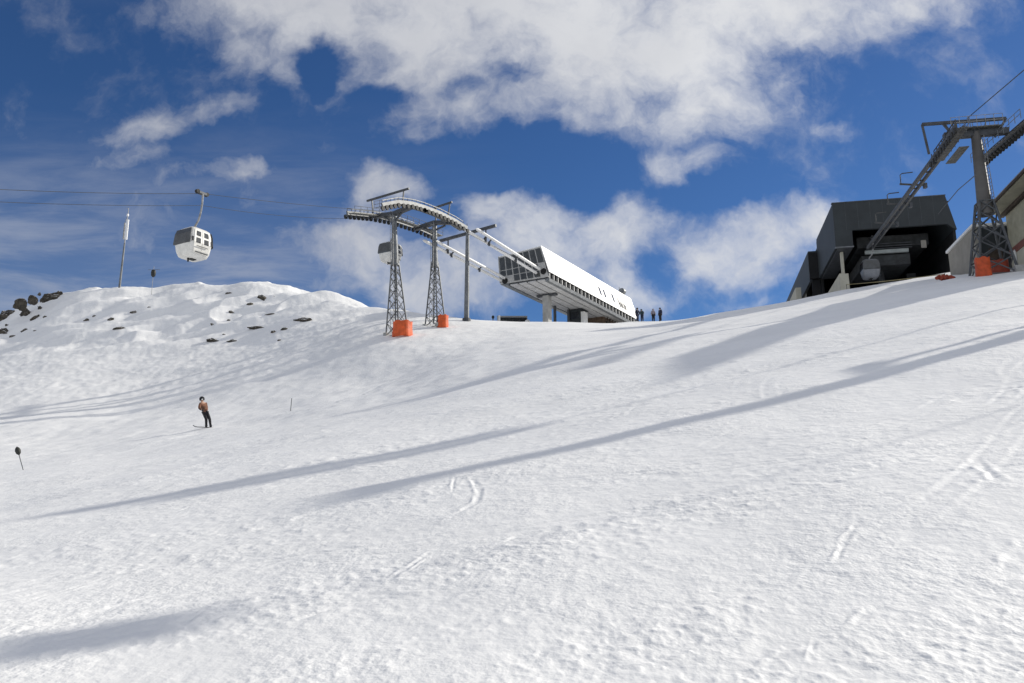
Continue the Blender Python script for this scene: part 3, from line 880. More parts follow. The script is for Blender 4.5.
sm = MB()
for i in range(1, 18): fl_box(sm, ST_L*i/18-.012, ST_L*i/18+.012, .01, .99, .006)
sm.build('panel_joint', M['pane_grey'], station)
for (x, y) in ((600, 291), (604.5, 293.5), (613, 298)):
    s, f = fl_px(x, y); mb = MB(); fl_box(mb, s-.28, s+.28, f-.17, f+.17); mb.build('window', M['glass'], station)
sA, fA = fl_px(618.5, 302.5); sB, fB = fl_px(627, 308)
let = MB(); rr = random.Random(3)
s = sA; k = 0
while s < sB-.1:
    w = .36 if k else .6; hh = .13 if k else .2
    fl_box(let, s, s+w*.5, fA-hh, fA+.2); fl_box(let, s+w*.28, s+w*.75, fA+.10, fA+.16) if rr.random() > .4 else fl_box(let, s+w*.28, s+w*.75, fA-.04, fA+.02)
    if rr.random() > .35: fl_box(let, s+w*.75, s+w, fA-.02, fA+.16)
    s += w+.16; k += 1
let.build('lettering', M['cloth_black'], station)
# pillar and head
sp = 5.6; pl = st(.42, 0, sp); zgp = gz(pl.x, pl.y)-.4
MB().box(pl+ZV*((zgp+bz-.05)/2), (.75, .95, bz-.05-zgp), (b1, a1, ZV)).build('pillar', M['concrete'], station, bevel=.03)
MB().box(pl+ZV*(bz+.075), (2.6, .55, .24), (b1, a1, ZV)).build('pillar_head', M['galv_dark'], station)
for s, o in ((11, -1.3), (13.5, -.6), (16, -1.4), (16, .6), (20, -1.2), (20, .9), (25.5, -1.4), (25.5, 1.3)):
    p = st(o, 0, s); zg_ = gz(p.x, p.y)-.4
    MB().box(p+ZV*((zg_+bz+.19)/2), (.28, .28, bz+.19-zg_), (b1, a1, ZV)).build('support_column', M['galv_dark'] if s < 20 else M['concrete'], station)
# timber clad base room under the far end
p0 = st(-1.5, 0, 17.5); p1_ = st(1.9, 0, 17.5)
zg_ = min(gz(p0.x, p0.y), gz(p1_.x, p1_.y))-.6
MB().prism([st(-.6, zg_, 19.2), st(1.75, zg_, 19.2), st(1.75, bz+.18, 19.2), st(-.6, bz+.18, 19.2)], a1*7.4).build('base_room', M['brown_wood'], station)
MB().prism([st(1.78, zg_, 24.2), st(2.2, zg_, 24.2), st(2.2, bz-.1, 24.2), st(1.78, bz-.1, 24.2)], a1*2.6).build('end_wall', M['white'], station)
for s in (20.4, 22.0, 23.4):
    c = st(1.78, bz-.75, s); MB().box(c, (.06, .8, .9), (b1, a1, ZV)).build('window', M['glass'], station)
brace = MB()
for s in (19.3, 21.0, 22.7):
    brace.bar(st(2.0, zg_+1, s), st(2.3, bz, s+.9), .14, .14); brace.bar(st(2.0, zg_+1, s+.9), st(2.3, bz, s), .14, .14)
brace.build('brace', M['dark_wood'], station)
# white guide rails reaching out to the post
for nm, (o, n0, n1) in RAILS.items():
    q0 = p1(*n0, o); q1 = p1(*n1, o); s_end = S_F-.05
    d = (q1-q0); q1 = q0+d*((s_end-s1(q0))/max(.1, s1(q1)-s1(q0)))
    MB().tube([q0-ZV*.02, q0.lerp(q1, .02), q1], [.05, .16, .16], 12).build('guide_rail', M['white_pipe'], station, True)
    RAILS[nm] = (o, q0, q1)
# hangers from the post's crossarm down to the rails
for nm in ('r', 'l'):
    oA, qa0, qa1 = RAILS[nm+'o']; oB, qb0, qb1 = RAILS[nm+'n']
    def at_s(q0, q1, s): f = (s-s1(q0))/(s1(q1)-s1(q0)); return q0.lerp(q1, f)
    xa = at_s(qa0, qa1, S3); xb = at_s(qb0, qb1, S3); mid = (xa+xb)/2
    hg = MB(); zt_ = arm_l.z if nm == 'l' else arm_r.z
    zarm = float(np.interp((mid-c3).dot(b1), [(arm_l-c3).dot(b1), (arm_r-c3).dot(b1)], [arm_l.z, arm_r.z]))
    hg.bar(Vector((mid.x, mid.y, zarm)), mid+ZV*.05, .14, .14); hg.bar(xa+ZV*.16, xb+ZV*.16, .16, .12); hg.box(mid-ZV*.1, (.2, .2, .5))
    hg.build('rail_hanger', M['galv_dark'], post)
    for f in (.06, .55):
        x0 = at_s(qa0, qa1, S3+f*(S_F-S3)); x1 = at_s(qb0, qb1, S3+f*(S_F-S3))
        cl = MB(); cl.bar(x0-ZV*.17, x1-ZV*.17, .12, .1); cl.box((x0+x1)/2-ZV*.35, (.22, .22, .4)); cl.build('rail_clamp', M['galv_dark'], station)
# antenna cluster on the roof
q = on_plane(625, 297, st(tr[0]-.3, 0, 0), b1)
s_r = (q-FC).dot(a1); base = st(tr[0]-.6, tr[1], min(s_r, ST_L-.8))
ant = empty('roof_antenna', base, 'grey drum antenna on thin poles on the station roof end', 'antenna')
MB().tube([base, base+ZV*1.3], .04, 6).build('pole', M['galv_dark'], ant)
MB().tube([base+ZV*.8-b1*.1-a1*.3, base+ZV*.8-b1*.1+a1*.3], [.42, .46], 18).build('drum', M['galv'], ant, True)
MB().tube([base-a1*1.3, base-a1*1.3+ZV*1.15], .03, 6).build('pole', M['galv_dark'], ant)

# dark booth under the station
bs = 14.6
bc = st(.45, 0, bs); zg_ = gz(bc.x, bc.y)-.2
booth = empty('booth', (bc.x, bc.y, zg_), 'small dark booth with pale flank standing under the raised station', 'booth')
def bx(o0, o1, s0, s1_, z0, z1): return MB().prism([st(o0, z0, s0), st(o1, z0, s0), st(o1, z1, s0), st(o0, z1, s0)], a1*(s1_-s0))
bz_ = bz+.1-zg_
bx(-.7, 1.0, bs-.9, bs+.9, zg_, zg_+bz_).build('body', M['slate'], booth, bevel=.03)
bx(1.01, 1.45, bs-.85, bs+.25, zg_, zg_+bz_-.35).build('side_panel', M['white'], booth)
bx(-.85, 1.25, bs-1.0, bs+1.0, zg_+bz_+.005, zg_+bz_+.07).build('roof', M['galv_dark'], booth)
bx(-.5, .8, bs-.94, bs-.905, zg_+bz_-1.2, zg_+bz_-.3).build('window', M['glass'], booth)

# ------------------------------------------------------------------ gondola cabins
def make_cabin(label, body_m):
    root = empty('gondola_cabin', (0, 0, 0), label, 'gondola cabin', 'gondola cabins')
    # local: +x = door side (b), +y = travel (a), z up; floor at 0
    RING = [(0.0, .62), (.10, .78), (.42, .90), (1.05, 1.0), (1.75, .95), (2.12, .86), (2.27, .66)]
    HX, HY = 1.0, 1.05
    def half(z): return float(np.interp(z, [r[0] for r in RING], [r[1] for r in RING]))
    def outline(n=32, e=7.0):
        for i in range(n):
            t = 2*math.pi*(i+.5)/n; c, s = math.cos(t), math.sin(t); k = (abs(c)**e+abs(s)**e)**(-1/e); yield c*k, s*k
    mb = MB(); vs = []; n = 32
    for z, w in RING:
        for x, y in outline(n): vs.append((x*HX*w, y*HY*w, z))
    fs = [(i*n+j, i*n+(j+1) % n, (i+1)*n+(j+1) % n, (i+1)*n+j) for i in range(len(RING)-1) for j in range(n)]
    fs += [tuple(reversed(range(n))), tuple((len(RING)-1)*n+j for j in range(n))]
    mb.add(vs, fs).build('cabin_body', body_m, root, True)
    def patch(name, face, u0, u1, z0, z1, m, off=.012, thick=.03, parent=root):
        zs = [z0]+[r[0] for r in RING if z0 < r[0] < z1]+[z1]; mb = MB(); vs = []
        for z in zs:
            w = half(z)
            for o in (off, off-thick):
                for u in (u0, u1):
                    if face in '+x-x' and face[1] == 'x': p = (HX*w+o, u*HY*w, z)
                    else: p = (u*HX*w, HY*w+o, z)
                    if face[0] == '-': p = (-p[0], -p[1], p[2])
                    vs.append(p)
        fs = []
        for i in range(len(zs)-1):
            a = i*4; b = a+4
            fs += [(a, a+1, b+1, b), (a+2, b+2, b+3, a+3), (a, b, b+2, a+2), (a+1, a+3, b+3, b+1)]
        e = (len(zs)-1)*4; fs += [(0, 2, 3, 1), (e, e+1, e+3, e+2)]
        return mb.add(vs, fs).build(name, m, parent)
    for f in ('-y', '+y'):
        patch('window', f, -.93, .93, .92, 2.10, M['cabin_glass'])
    patch('window', '-x', -.88, -.03, 1.0, 2.0, M['glass']); patch('window', '-x', .03, .88, 1.0, 2.0, M['glass'])
    for s in (-1, 1):
        dr = patch('door', '+x', min(s*.02, s*.70), max(s*.02, s*.70), .22, 2.02, body_m, .02, .03)
        patch('window', '+x', *sorted((s*.15, s*.54)), 1.54, 1.93, M['cabin_glass'], .034, .02, dr)
        patch('window', '+x', *sorted((s*.15, s*.54)), 1.0, 1.39, M['cabin_glass'], .034, .02, dr)
        patch('side_window', '+x', *sorted((s*.76, s*.90)), 1.05, 1.40, M['glass'])
    rk = MB(); rk.box((HX*.9+.10, 0, .30), (.16, 1.1, .05)); rk.box((HX*.95+.10, 0, .75), (.05, 1.0, .04)); rk.build('ski_rack', M['galv_dark'], root)
    MB().box((0, 0, -.03), (.4, .45, .06)).build('floor_bumper', M['rubber'], root)
    MB().tube([(0, -.35, -.02), (0, -.35, -.3)], [.09, .05], 8).build('guide_pin', M['rubber'], root)
    hg = MB(); hg.tube([(0, 0, 2.26), (0, 0, 2.48), (.05, 0, 2.62), (.36, 0, 3.0), (.54, 0, 3.6), (.62, 0, 4.3), (.60, 0, 5.05)], [.1, .09, .075, .07, .07, .07, .07], 8)
    hg.build('hanger', M['galv_light'], root, True)
    MB().box((0, 0, 2.34), (.75, .5, .12)).build('suspension_frame', M['galv_light'], root, bevel=.02)
    gp = MB(); gp.box((.5, 0, 5.12), (.3, .7, .2)); gp.build('grip', M['galv_dark'], root, bevel=.03)
    for s in (-.42, .42): MB().tube([(.38, s, 5.16), (.62, s, 5.16)], .16, 12).build('grip_roller', M['rubber'], root, True)
    root.scale = (.85, .85, .85)
    return root, Vector((.5, 0, 5.12))*.85


CS = .88
cab, grip_off = make_cabin('white gondola cabin with four small door windows hanging in open sky at left', M['cabin_white'])


def rot2(v, ang): c, s = math.cos(-ang), math.sin(-ang); return Vector((v.x*c-v.y*s, v.x*s+v.y*c, v.z))


def hang(root, P, ang):
    root.rotation_euler = (0, 0, -ang); root.location = P-rot2(grip_off, ang)


gp1 = p1(202, 193.5, GA1); hang(cab, gp1, A1)
cab2 = copy_tree(cab); cab2['label'] = 'white gondola cabin hanging behind the nearer lattice tower'
hang(cab2, p1(395, 216.5, -GA1)-ZV*.2, A1)

# ------------------------------------------------------------------ ropes of the left lift
def rope(label, pts, sag, r=.022, parent=None):
    allp = []
    for (a, b, sg) in zip(pts[:-1], pts[1:], sag):
        n = 14 if sg else 1
        for i in range(n): f = i/n; allp.append(a.lerp(b, f)-ZV*(4*sg*f*(1-f)))
    allp.append(pts[-1])
    mb = MB().tube(allp, r, 6)
    return thing_mesh(mb, 'haul_rope', allp[0], M['cable'], label, 'rope', 'ropes of the lifts')


dn = ZV*.52
far_u = p1(0, 183, GA1); ex_u = far_u+(far_u-gp1)*1.0
far_l = p1(0, 197, -GA1); lo_m = p1(202, 205.5, -GA1); ex_l = far_l+(far_l-lo_m)*.8
stl = RAILS['ln'][2]; str_ = RAILS['rn'][2]
rope('upper thin grey rope running from the left edge through the hanging cabin to the towers', [ex_u, gp1]+[q-dn for q in RC]+[str_-b1*.4+ZV*.3], [.35, .12]+[0]*(len(RC)-1)+[.05], .016)
rope('lower thin grey rope passing below the hanging cabin grip to the towers', [ex_l, lo_m]+[q-dn for q in LC]+[stl-b1*.4+ZV*.3], [.3, .25]+[0]*(len(LC)-1)+[.05], .016)

# ------------------------------------------------------------------ right lift tower
tb = at(993, 273, 52.0); L2 = Vector((tb.x, tb.y, 0)); zg2 = gz(L2.x, L2.y)-.3
GA2 = 1.9


def p2(px, py, o): return on_plane(px, py, L2+b2*o, b2)


rt = empty('lift_tower', (L2.x, L2.y, zg2), 'tall grey tapered tube lift tower on lattice base beside dark lift hall', 'lift tower')
zmid = p2(986, 210, 0).z; ztop = p2(975, 133, 0).z
lattice(MB(), L2, zg2, zmid+.6, 2.25, .82, a2, b2, 5, .085, .05).build('lattice_base', M['lattice'], rt)
MB().tube([L2+ZV*(zmid-.3), L2+ZV*(zmid+.1), L2+ZV*ztop], [.5, .46, .29], 18).build('tube_mast', mat('weathered_tower_tube', (.115, .11, .105), .55, .12, .8, .25), rt, True)
for i in (-1, 1):
    for j in (-1, 1): MB().box(L2+ZV*(zg2+.15)+a2*i*1.12+b2*j*1.12, (.5, .5, .5), (b2, a2, ZV)).build('footing', M['concrete'], rt)
# crossarm
arm = MB()
arm.bar(L2+b2*(-GA2-.1)+ZV*(ztop-.1), L2+b2*(GA2+.1)+ZV*(ztop-.1), .46, .40)
arm.bar(L2+ZV*(ztop-.1), L2+ZV*(ztop+.35), .5, .5)
arm.build('crossarm', M['galv_dark'], rt)
cw = MB()
cw.box(L2+ZV*(ztop+.16)-a2*.1, (3.2, .9, .05), (b2, a2, ZV))
cw.build('walkway', M['grating'], rt)
hr = MB()
for o in np.linspace(-1.6, 1.6, 7):
    for s in (-.5, .35): hr.tube([L2+b2*o+a2*s+ZV*(ztop+.18), L2+b2*o+a2*s+ZV*(ztop+1.0)], .02, 5)
for s in (-.5, .35):
    for hh in (.6, 1.0): hr.tube([L2+b2*(-1.6)+a2*s+ZV*(ztop+hh), L2+b2*1.6+a2*s+ZV*(ztop+hh)], .02, 5)
hr.build('handrail', M['galv_light'], rt)
# lifting frame over the head
q0 = on_plane(922, 124.5, L2, a2); q1 = on_plane(1006, 118.5, L2, a2)
lf = MB(); lf.bar(q0, q1, .17, .20)
bl = p2(929, 155, -GA2-.9)
lf.bar(q0, on_plane(929, 154, L2+a2*.0, a2), .13, .13)
lf.bar(on_plane(943, 123.5, L2, a2), on_plane(951, 133, L2, a2), .14, .14)
lf.bar(q1, on_plane(995, 137, L2, a2), .14, .14); lf.bar(on_plane(986, 120, L2, a2), on_plane(983, 135, L2, a2), .06, .06)
lf.build('lifting_frame', M['galv_dark'], rt)
# left boom: beam falling back in the view to the hall, with its sheave train by the tower
near_l = [p2(956, 126, -GA2), p2(945, 142, -GA2), p2(932, 160, -GA2)]
battery(rt, near_l, -1, A2, b2, .6, True, .36, 'steel_r', 'grating_r', .5)
boom = MB(); e0 = p2(955, 128, -GA2)+b2*.05; e1 = p2(867, 248, -GA2)+b2*.05
boom.bar(e0, e1, .2, .28); e0b = e0+b2*.48; e1b = e1+b2*.48
boom.bar(e0b, e1b, .16, .26)
for i in range(16): f = (i+.5)/16; boom.bar(e0.lerp(e1, f), e0b.lerp(e1b, f), .1, .1)
boom.build('boom', M['steel_r'], rt)
for (x, y) in ((901, 184), (888, 203.5), (876, 222.5)):
    l0 = p2(x, y, -GA2-.55); hoop = MB(); hh = l0.y/52.0
    hoop.tube([l0, l0+ZV*.75, l0+ZV*.88+b2*.14, l0+ZV*.92+b2*.95], .035*hh, 6)
    hoop.bar(l0-b2*.1, l0+b2*1.7-ZV*.25, .12, .12); hoop.build('hoop_frame', M['steel_r'], rt)
    MB().box(l0+b2*1.75-ZV*.3, (.22, .3, .4)).build('boom_clamp', M['galv_dark'], rt)
cat = MB()
qa, qb = p2(951, 140, -GA2)+b2*.75-ZV*.55, p2(938, 157, -GA2)+b2*.75-ZV*.55
cat.bar(qa, qb, .62, .05); cat.build('side_platform', M['grating'], rt)
# right sheave train runs toward the viewer
near_r = [p2(984, 160, GA2), p2(992, 152.5, GA2), p2(1007, 140, GA2), p2(1036, 115, GA2)]
battery(rt, near_r, 1, A2, b2, .55, True, .18, 'steel_r', 'grating_r', .2)
lad = MB()
for k in (-.18, .18): lad.tube([L2+ZV*(zmid-.2)+b2*.62+a2*k, L2+ZV*(ztop-.2)+b2*.42+a2*k], .025, 5)
for i in range(22):
    f = (i+.5)/22; q = (L2+ZV*(zmid-.2)+b2*.62).lerp(L2+ZV*(ztop-.2)+b2*.42, f); lad.tube([q-a2*.18, q+a2*.18], .018, 5)
lad.build('ladder', M['galv_light'], rt)
q = on_plane(984, 276, L2-a2*1.2-b2*.9, a2); pc = Vector((q.x, q.y, 0))
pad('safety_pad', 'orange padded wrap round front left foot of right lift tower', pc, gz(pc.x, pc.y)-.15, .88, 1.3, M['orange_shaded'], b2, a2)
q = on_plane(1000, 271, L2+a2*.3, a2); pc = Vector((q.x, q.y, 0))
pad('safety_pad', 'dull dark red padded wrap behind the right tower lattice legs', pc, gz(pc.x, pc.y)-.15, 1.05, .9, M['red_dull'], b2, a2)

# ------------------------------------------------------------------ dark lift hall
HB = at(890, 290, 80.0); HB = Vector((HB.x, HB.y, 0))


def hf(px, py):       # on the hall's front plane -> (o, z)
    p = on_plane(px, py, HB, a2); return (p-HB).dot(b2), p.z


def H(o, z, s): return HB+b2*o+a2*s+ZV*z


htl, htr, hrs = hf(832, 203), hf(945, 196), hf(957, 229)
hfl, hop = hf(836.5, 247), hf(852, 230)
zroof = (htl[1]+htr[1])/2; xl = htl[0]; xr = htr[0]; xr2 = hrs[0]; zr2 = hrs[1]; zf = hfl[1]; zo = hop[1]; xo = hop[0]
zb2 = gz(HB.x, HB.y)-2.0
hall = empty('lift_hall', H(0, gz(HB.x, HB.y), 0), 'big dark slate clad lift hall with wide black open front', 'lift hall')


def hx(name, o0, o1, z0, z1, s0, s1_, m, parent=None, bevel=0):
    return MB().prism([H(o0, z0, s0), H(o1, z0, s0), H(o1, z1, s0), H(o0, z1, s0)], a2*(s1_-s0)).build(name, m, parent or hall, bevel=bevel)


D1 = 11.6
# front fascia: one plate with the opening below it
MB().prism([H(xl, zroof, 0), H(xr, zroof, 0), H(xr2, zr2, 0), H(xr2-.1, zo-.6, 0), H(xr2-.9, zo, 0), H(xo, zo, 0), H(xo, zf, 0), H(xl, zf, 0)], a2*.35).build('fascia', M['slate'], hall)
hx('roof', xl+.02, xr, zroof-.25, zroof-.012, .36, D1, M['slate'])
hx('parapet', xl-.05, xr+.05, zroof+.005, zroof+.10, -.03, .4, M['galv_dark'])
hx('side_wall', xl, xl+.25, zf, zroof-.26, .36, D1, M['slate'])
MB().prism([H(xr, zroof-.26, .36), H(xr2, zr2, .36), H(xr2-.25, zr2, .36), H(xr-.25, zroof-.26, .36)], a2*(D1+11.5)).build('side_wall', M['slate'], hall)
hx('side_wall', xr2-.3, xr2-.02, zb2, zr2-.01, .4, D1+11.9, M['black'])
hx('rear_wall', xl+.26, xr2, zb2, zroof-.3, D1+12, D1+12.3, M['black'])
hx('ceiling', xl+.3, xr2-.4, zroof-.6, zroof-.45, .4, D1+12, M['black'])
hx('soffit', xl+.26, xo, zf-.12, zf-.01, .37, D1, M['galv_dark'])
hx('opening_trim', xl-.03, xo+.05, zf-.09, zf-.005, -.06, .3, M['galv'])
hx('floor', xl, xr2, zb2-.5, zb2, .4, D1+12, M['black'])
# deeper, wider rear block on the left
q = on_plane(808, 253, H(0, 0, D1), a2); xw = (q-HB).dot(b2); zw = q.z
q = on_plane(817, 278, H(0, 0, D1), a2); zw0 = q.z
hx('rear_block', xw, xl+.2, zw0, zw, D1, D1+.3, M['black'])
hx('rear_block', xw, xw+.3, zw0-.3, zw, D1+.31, D1+26, M['slate'])
hx('rear_roof', xw+.01, xr, zw+.004, zw+.2, D1+.02, D1+26, M['slate'])
hx('rear_block', xw+.3, xl+.2, zb2, zw0-.01, D1+.6, D1+.9, M['black'])
# beige base walls and posts on the left flank
q0 = hf(841, 271); q1 = hf(850, 271)
MB().prism([H(q0[0], q0[1], .9), H(q1[0], q1[1], .9), H(q1[0]+.05, zb2, .9), H(q0[0], zb2, .9)], a2*9.8).build('base_wall', M['beige'], hall)
q = hf(843, 250); q2 = hf(848, 271)
hx('post', q[0], q2[0]-.05, q1[1]+.01, zf-.13, 1.4, 1.9, M['beige'])
q = on_plane(803, 296, H(0, 0, D1), a2); ow = (q-HB).dot(b2)
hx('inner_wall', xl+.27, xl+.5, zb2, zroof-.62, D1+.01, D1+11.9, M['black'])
hx('base_wall', ow-.6, ow, zb2, zw0-.7, D1+1.2, D1+20, M['beige'])
# inside: machine housing with pale beam, column, hanging frame
zi0 = hf(880, 246)[1]; zi1 = hf(880, 242.5)[1]; xi0 = hf(870, 244)[0]; xi1 = hf(915, 243)[0]
hx('beam', xi0, xi1, zi0, zi1, 2.5, 2.8, M['strip'])
hx('machine_housing', xi0-.6, xi1+2.2, zi1+.5, zo+.2, 3.2, 11, M['machine'], bevel=.05)
hx('machine_housing', xi0-.3, xi1+.2, zi0-1.2, zi0-.03, 3.0, 10, M['machine'], bevel=.05)
for k in range(3): hx('girder', xi0+.2, xi1+.4, zi1+.15+k*.26, zi1+.24+k*.26, 2.7, 2.82, M['galv_dark'])
c = H(hf(893, 270)[0], 0, 5.0); MB().tube([c+ZV*(zb2+1), c+ZV*zi0], .32, 14).build('column', M['machine'], hall, True)
c = H(hf(930, 270)[0], 0, 7.0); MB().box(c+ZV*(zb2+3.2), (.9, .5, 3.0), (b2, a2, ZV)).build('control_cabinet', M['machine'], hall)
q = hf(929, 237); hx('sign_box', q[0]-.25, q[0]+.25, q[1]-.45, q[1]+.35, 2.0, 2.1, M['shed'])
# cladding joints
sg = MB()
for i in range(1, 9):
    o = xl+(xr-xl)*i/9; sg.prism([H(o-.012, zo+.03, -.006), H(o+.012, zo+.03, -.006), H(o+.012, zroof, -.006), H(o-.012, zroof, -.006)], a2*.004)
sg.build('cladding_joint', M['galv_dark'], hall)

cab3 = copy_tree(cab); cab3['label'] = 'dark looking gondola cabin hanging inside the black hall opening'
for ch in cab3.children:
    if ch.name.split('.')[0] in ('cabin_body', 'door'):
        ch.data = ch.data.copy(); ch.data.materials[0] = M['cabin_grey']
cp = on_plane(872.5, 249, H(0, 0, 1.2), a2); hang(cab3, cp+ZV*1.2, A2)

# right rope, left rope, upper cable of the right lift
rope('thin dark rope from the right tower sheaves down to the hall roof edge', [near_r[0]-ZV*.55, p2(958, 190, GA2), p2(938, 214, GA2)], [0, 0], .035)
TBX = L2-a2*27.0
rope('thin dark cable rising from the right tower top out of the picture', [p2(967, 118.5, -.3), p2(1024, 70, -.3), p2(1150, -36, -.3)], [0, 0], .03)

# rope barrier and orange net in front of the hall
n0 = hit(946.5, 281); nb = MB(); rn = random.Random(5)
for i in range(4):
    o = i*.24-.40; r0 = .15+.05*rn.random(); z = gz(n0.x, n0.y)
    nb.tube([n0*1.0+b2*(o-.2)+ZV*(.16+.1*rn.random()), n0+b2*o+a2*.15+ZV*(.26+.12*rn.random()), n0+b2*(o+.2)+ZV*(.14)], [r0*.7, r0, r0*.75], 9)
thing_mesh(nb, 'safety_net', n0, M['red_dull'], 'low crumpled orange red net bundle on snow before the dark hall', 'safety net', smooth=True)
r0 = H(q0[0]+.5, hf(852, 283)[1], .5); r1 = n0+ZV*.55+a2*.2
bar_ = empty('rope_barrier', (r0.x, r0.y, gz(r0.x, r0.y)), 'thin yellowish rope strung low across the dark hall opening', 'rope barrier')
MB().tube([r0.lerp(r1, f)-ZV*(.2*4*f*(1-f)*.3) for f in np.linspace(0, 1, 9)], .03, 6).build('rope', M['yellow_rope'], bar_)
for p in (r0, r1):
    g_ = gz(p.x, p.y)-.1; MB().tube([Vector((p.x, p.y, g_)), Vector((p.x, p.y, p.z+.05))], .03, 6).build('post', M['galv_dark'], bar_)

# ------------------------------------------------------------------ building on the right edge
SH = at(975, 250, 58.5); SH = Vector((SH.x, SH.y, 0))


def sw(px, py): p = on_plane(px, py, SH, b2); return (p-SH).dot(a2), p.z


def S(o, z, s): return SH+b2*o+a2*s+ZV*z


n_ = sw(975, 222.5); f_ = sw(950, 245)
zs = n_[1]; zg_ = gz(SH.x, SH.y)-1.0; dS = f_[0]-n_[0]
shed = empty('annex', S(0, zg_+1, 0), 'grey rendered annex with white roof edge between hall and right tower', 'annex')
def sx(name, o0, o1, z0, z1, s0, s1_, m, parent): return MB().prism([S(o0, z0, s0), S(o1, z0, s0), S(o1, z1, s0), S(o0, z1, s0)], a2*(s1_-s0)).build(name, m, parent)
SD = dS
sx('wall', 0, .3, zg_, zs-.2, -.2, SD, M['shed'], shed)
sx('wall', .31, 3.2, zg_, zs-.2, 0.0, .3, M['slate'], shed)
sx('wall', .31, 6, zg_, zs-.2, SD-.31, SD-.01, M['shed'], shed)
sx('roof', -.15, 5, zs-.19, zs, -.35, SD+.1, M['white'], shed)
dd = sx('door', .9, 1.8, zg_+.6, zg_+2.8, -.06, -.01, M['dark_wood'], shed)

# chalet with deep eaves
EP = at(1010, 183, 53.0); EP = Vector((EP.x, EP.y, 0))


def ev(px, py, o=0.0): p = on_plane(px, py, EP+b2*o, b2); return (p-EP).dot(a2), p.z


def C(o, z, s): return EP+b2*o+a2*s+ZV*z


ze = EP.z if False else on_plane(1010, 188, EP, b2).z
chal = empty('chalet', C(3, gz(C(3, 0, 0).x, C(3, 0, 0).y), 0), 'pale chalet with deep timber eaves at the right picture edge', 'chalet')
s_far = ev(984, 213)[0]; s_nr = -9.0
slope = .50
def cx(name, poly, s0, s1_, m): return MB().prism([C(o, z, s0) for o, z in poly], a2*(s1_-s0)).build(name, m, chal)
cx('roof', [(-.05, ze), (-.05, ze+.32), (9, ze+.32+9.05*slope), (9, ze+9.05*slope)], s_nr, s_far, M['roof_grey'])
cx('gutter', [(-.2, ze-.06), (-.2, ze+.10), (-.055, ze+.10), (-.055, ze-.06)], s_nr, s_far, M['dark_wood'])
cx('soffit', [(-.02, ze-.02), (1.3, ze-.02), (1.3, ze-.1), (-.02, ze-.1)], s_nr+.1, s_far-.1, M['soffit_wood'])
cx('purlin', [(1.02, ze-.105), (1.26, ze-.105), (1.26, ze-.36), (1.02, ze-.36)], s_nr+.1, s_far-.05, M['dark_wood'])
zgc = gz(C(2, 0, 0).x, C(2, 0, 0).y)-1.0; WO = 1.3
zb1 = on_plane(1015, 246, C(WO, 0, 0), b2).z
cx('wall', [(WO, ze-.02), (WO+.3, ze-.02), (WO+.3, zb1), (WO, zb1)], s_nr+.4, s_far-.3, M['soffit_wood'])
cx('wall', [(WO, zb1-.51), (WO+.3, zb1-.51), (WO+.3, zgc), (WO, zgc)], s_nr+.4, s_far-.3, M['beige'])
cx('band', [(WO-.05, zb1-.01), (WO+.3, zb1-.01), (WO+.3, zb1-.5), (WO-.05, zb1-.5)], s_nr+.4, s_far-.3, M['maroon'])
MB().prism([C(WO+.31, zgc, s_far-.6), C(9, zgc, s_far-.6), C(9, ze+9*slope-.02, s_far-.6), C(WO+.31, ze+(WO+.31)*slope-.12, s_far-.6)], a2*.29).build('gable_wall', M['soffit_wood'], chal)
q = on_plane(1016, 262, C(1.2, 0, 0), b2)
wp = MB(); g_ = gz(q.x, q.y)-.1; wp.tube([Vector((q.x, q.y, g_)), Vector((q.x, q.y, g_+1.25))], .12, 10); wp.tube([Vector((q.x, q.y, g_+1.25)), Vector((q.x, q.y, g_+1.45))], [.12, .03], 10)
thing_mesh(wp, 'bollard', Vector((q.x, q.y, g_)), M['white'], 'short white post beside the chalet wall behind the right tower', 'post', smooth=True)

# ------------------------------------------------------------------ hut behind the crest
hp = at(513, 321, 104.0); hz = at(513, 316.2, 104.0).z; hb = hz-2.6
hut = empty('flat_roof_hut', (hp.x, hp.y, hb), 'low flat roofed hut with dark windows peeping over crest left of station pillar', 'hut')
aX, aY = Vector((1, 0, 0)), Vector((0, 1, 0))
MB().box((hp.x, hp.y+1.5, (hb+hz-.26)/2), (3.5, 3.0, hz-.26-hb)).build('wall', M['slate'], hut)
MB().box((hp.x-.1, hp.y+1.45, hz-.12), (3.9, 3.5, .2)).build('roof', M['roof_grey'], hut)
for i in range(4): MB().box((hp.x-1.28+i*.85, hp.y-.02, hz-.75), (.66, .05, .85)).build('window', M['glass'], hut)
MB().box((hp.x-1.75, hp.y-.3, hz-.35), (.25, .3, .7)).build('corner_post', M['white'], hut)
MB().prism([(hp.x+1.76, hp.y+.3, hb), (hp.x+3.5, hp.y+.3, hb), (hp.x+3.5, hp.y+.3, hz-1.15), (hp.x+1.76, hp.y+.3, hz-.55)], (0, 2.4, 0)).build('lean_to', M['slate'], hut)
tk = at(527.5, 322, 102.0); tz = gz(tk.x, tk.y)
tkb = MB().tube([Vector((tk.x, tk.y, tz-.2)), Vector((tk.x, tk.y, tk.z-.1)), Vector((tk.x, tk.y, tk.z+.2)), Vector((tk.x, tk.y, tk.z+.32))], [.36, .36, .28, .05], 14)
thing_mesh(tkb, 'tank', Vector((tk.x, tk.y, tz-.2)), M['white'], 'small rounded pale tank beside the low hut on the crest', 'tank', smooth=True)
mk = at(493, 317, 96.0); mz = gz(mk.x, mk.y)-.2
mm = MB().tube([Vector((mk.x, mk.y, mz)), Vector((mk.x, mk.y, mk.z-.2))], .05, 8); mm.tube([mk-ZV*.25, mk-ZV*.08, mk+ZV*.1, mk+ZV*.2], [.06, .17, .16, .04], 10)
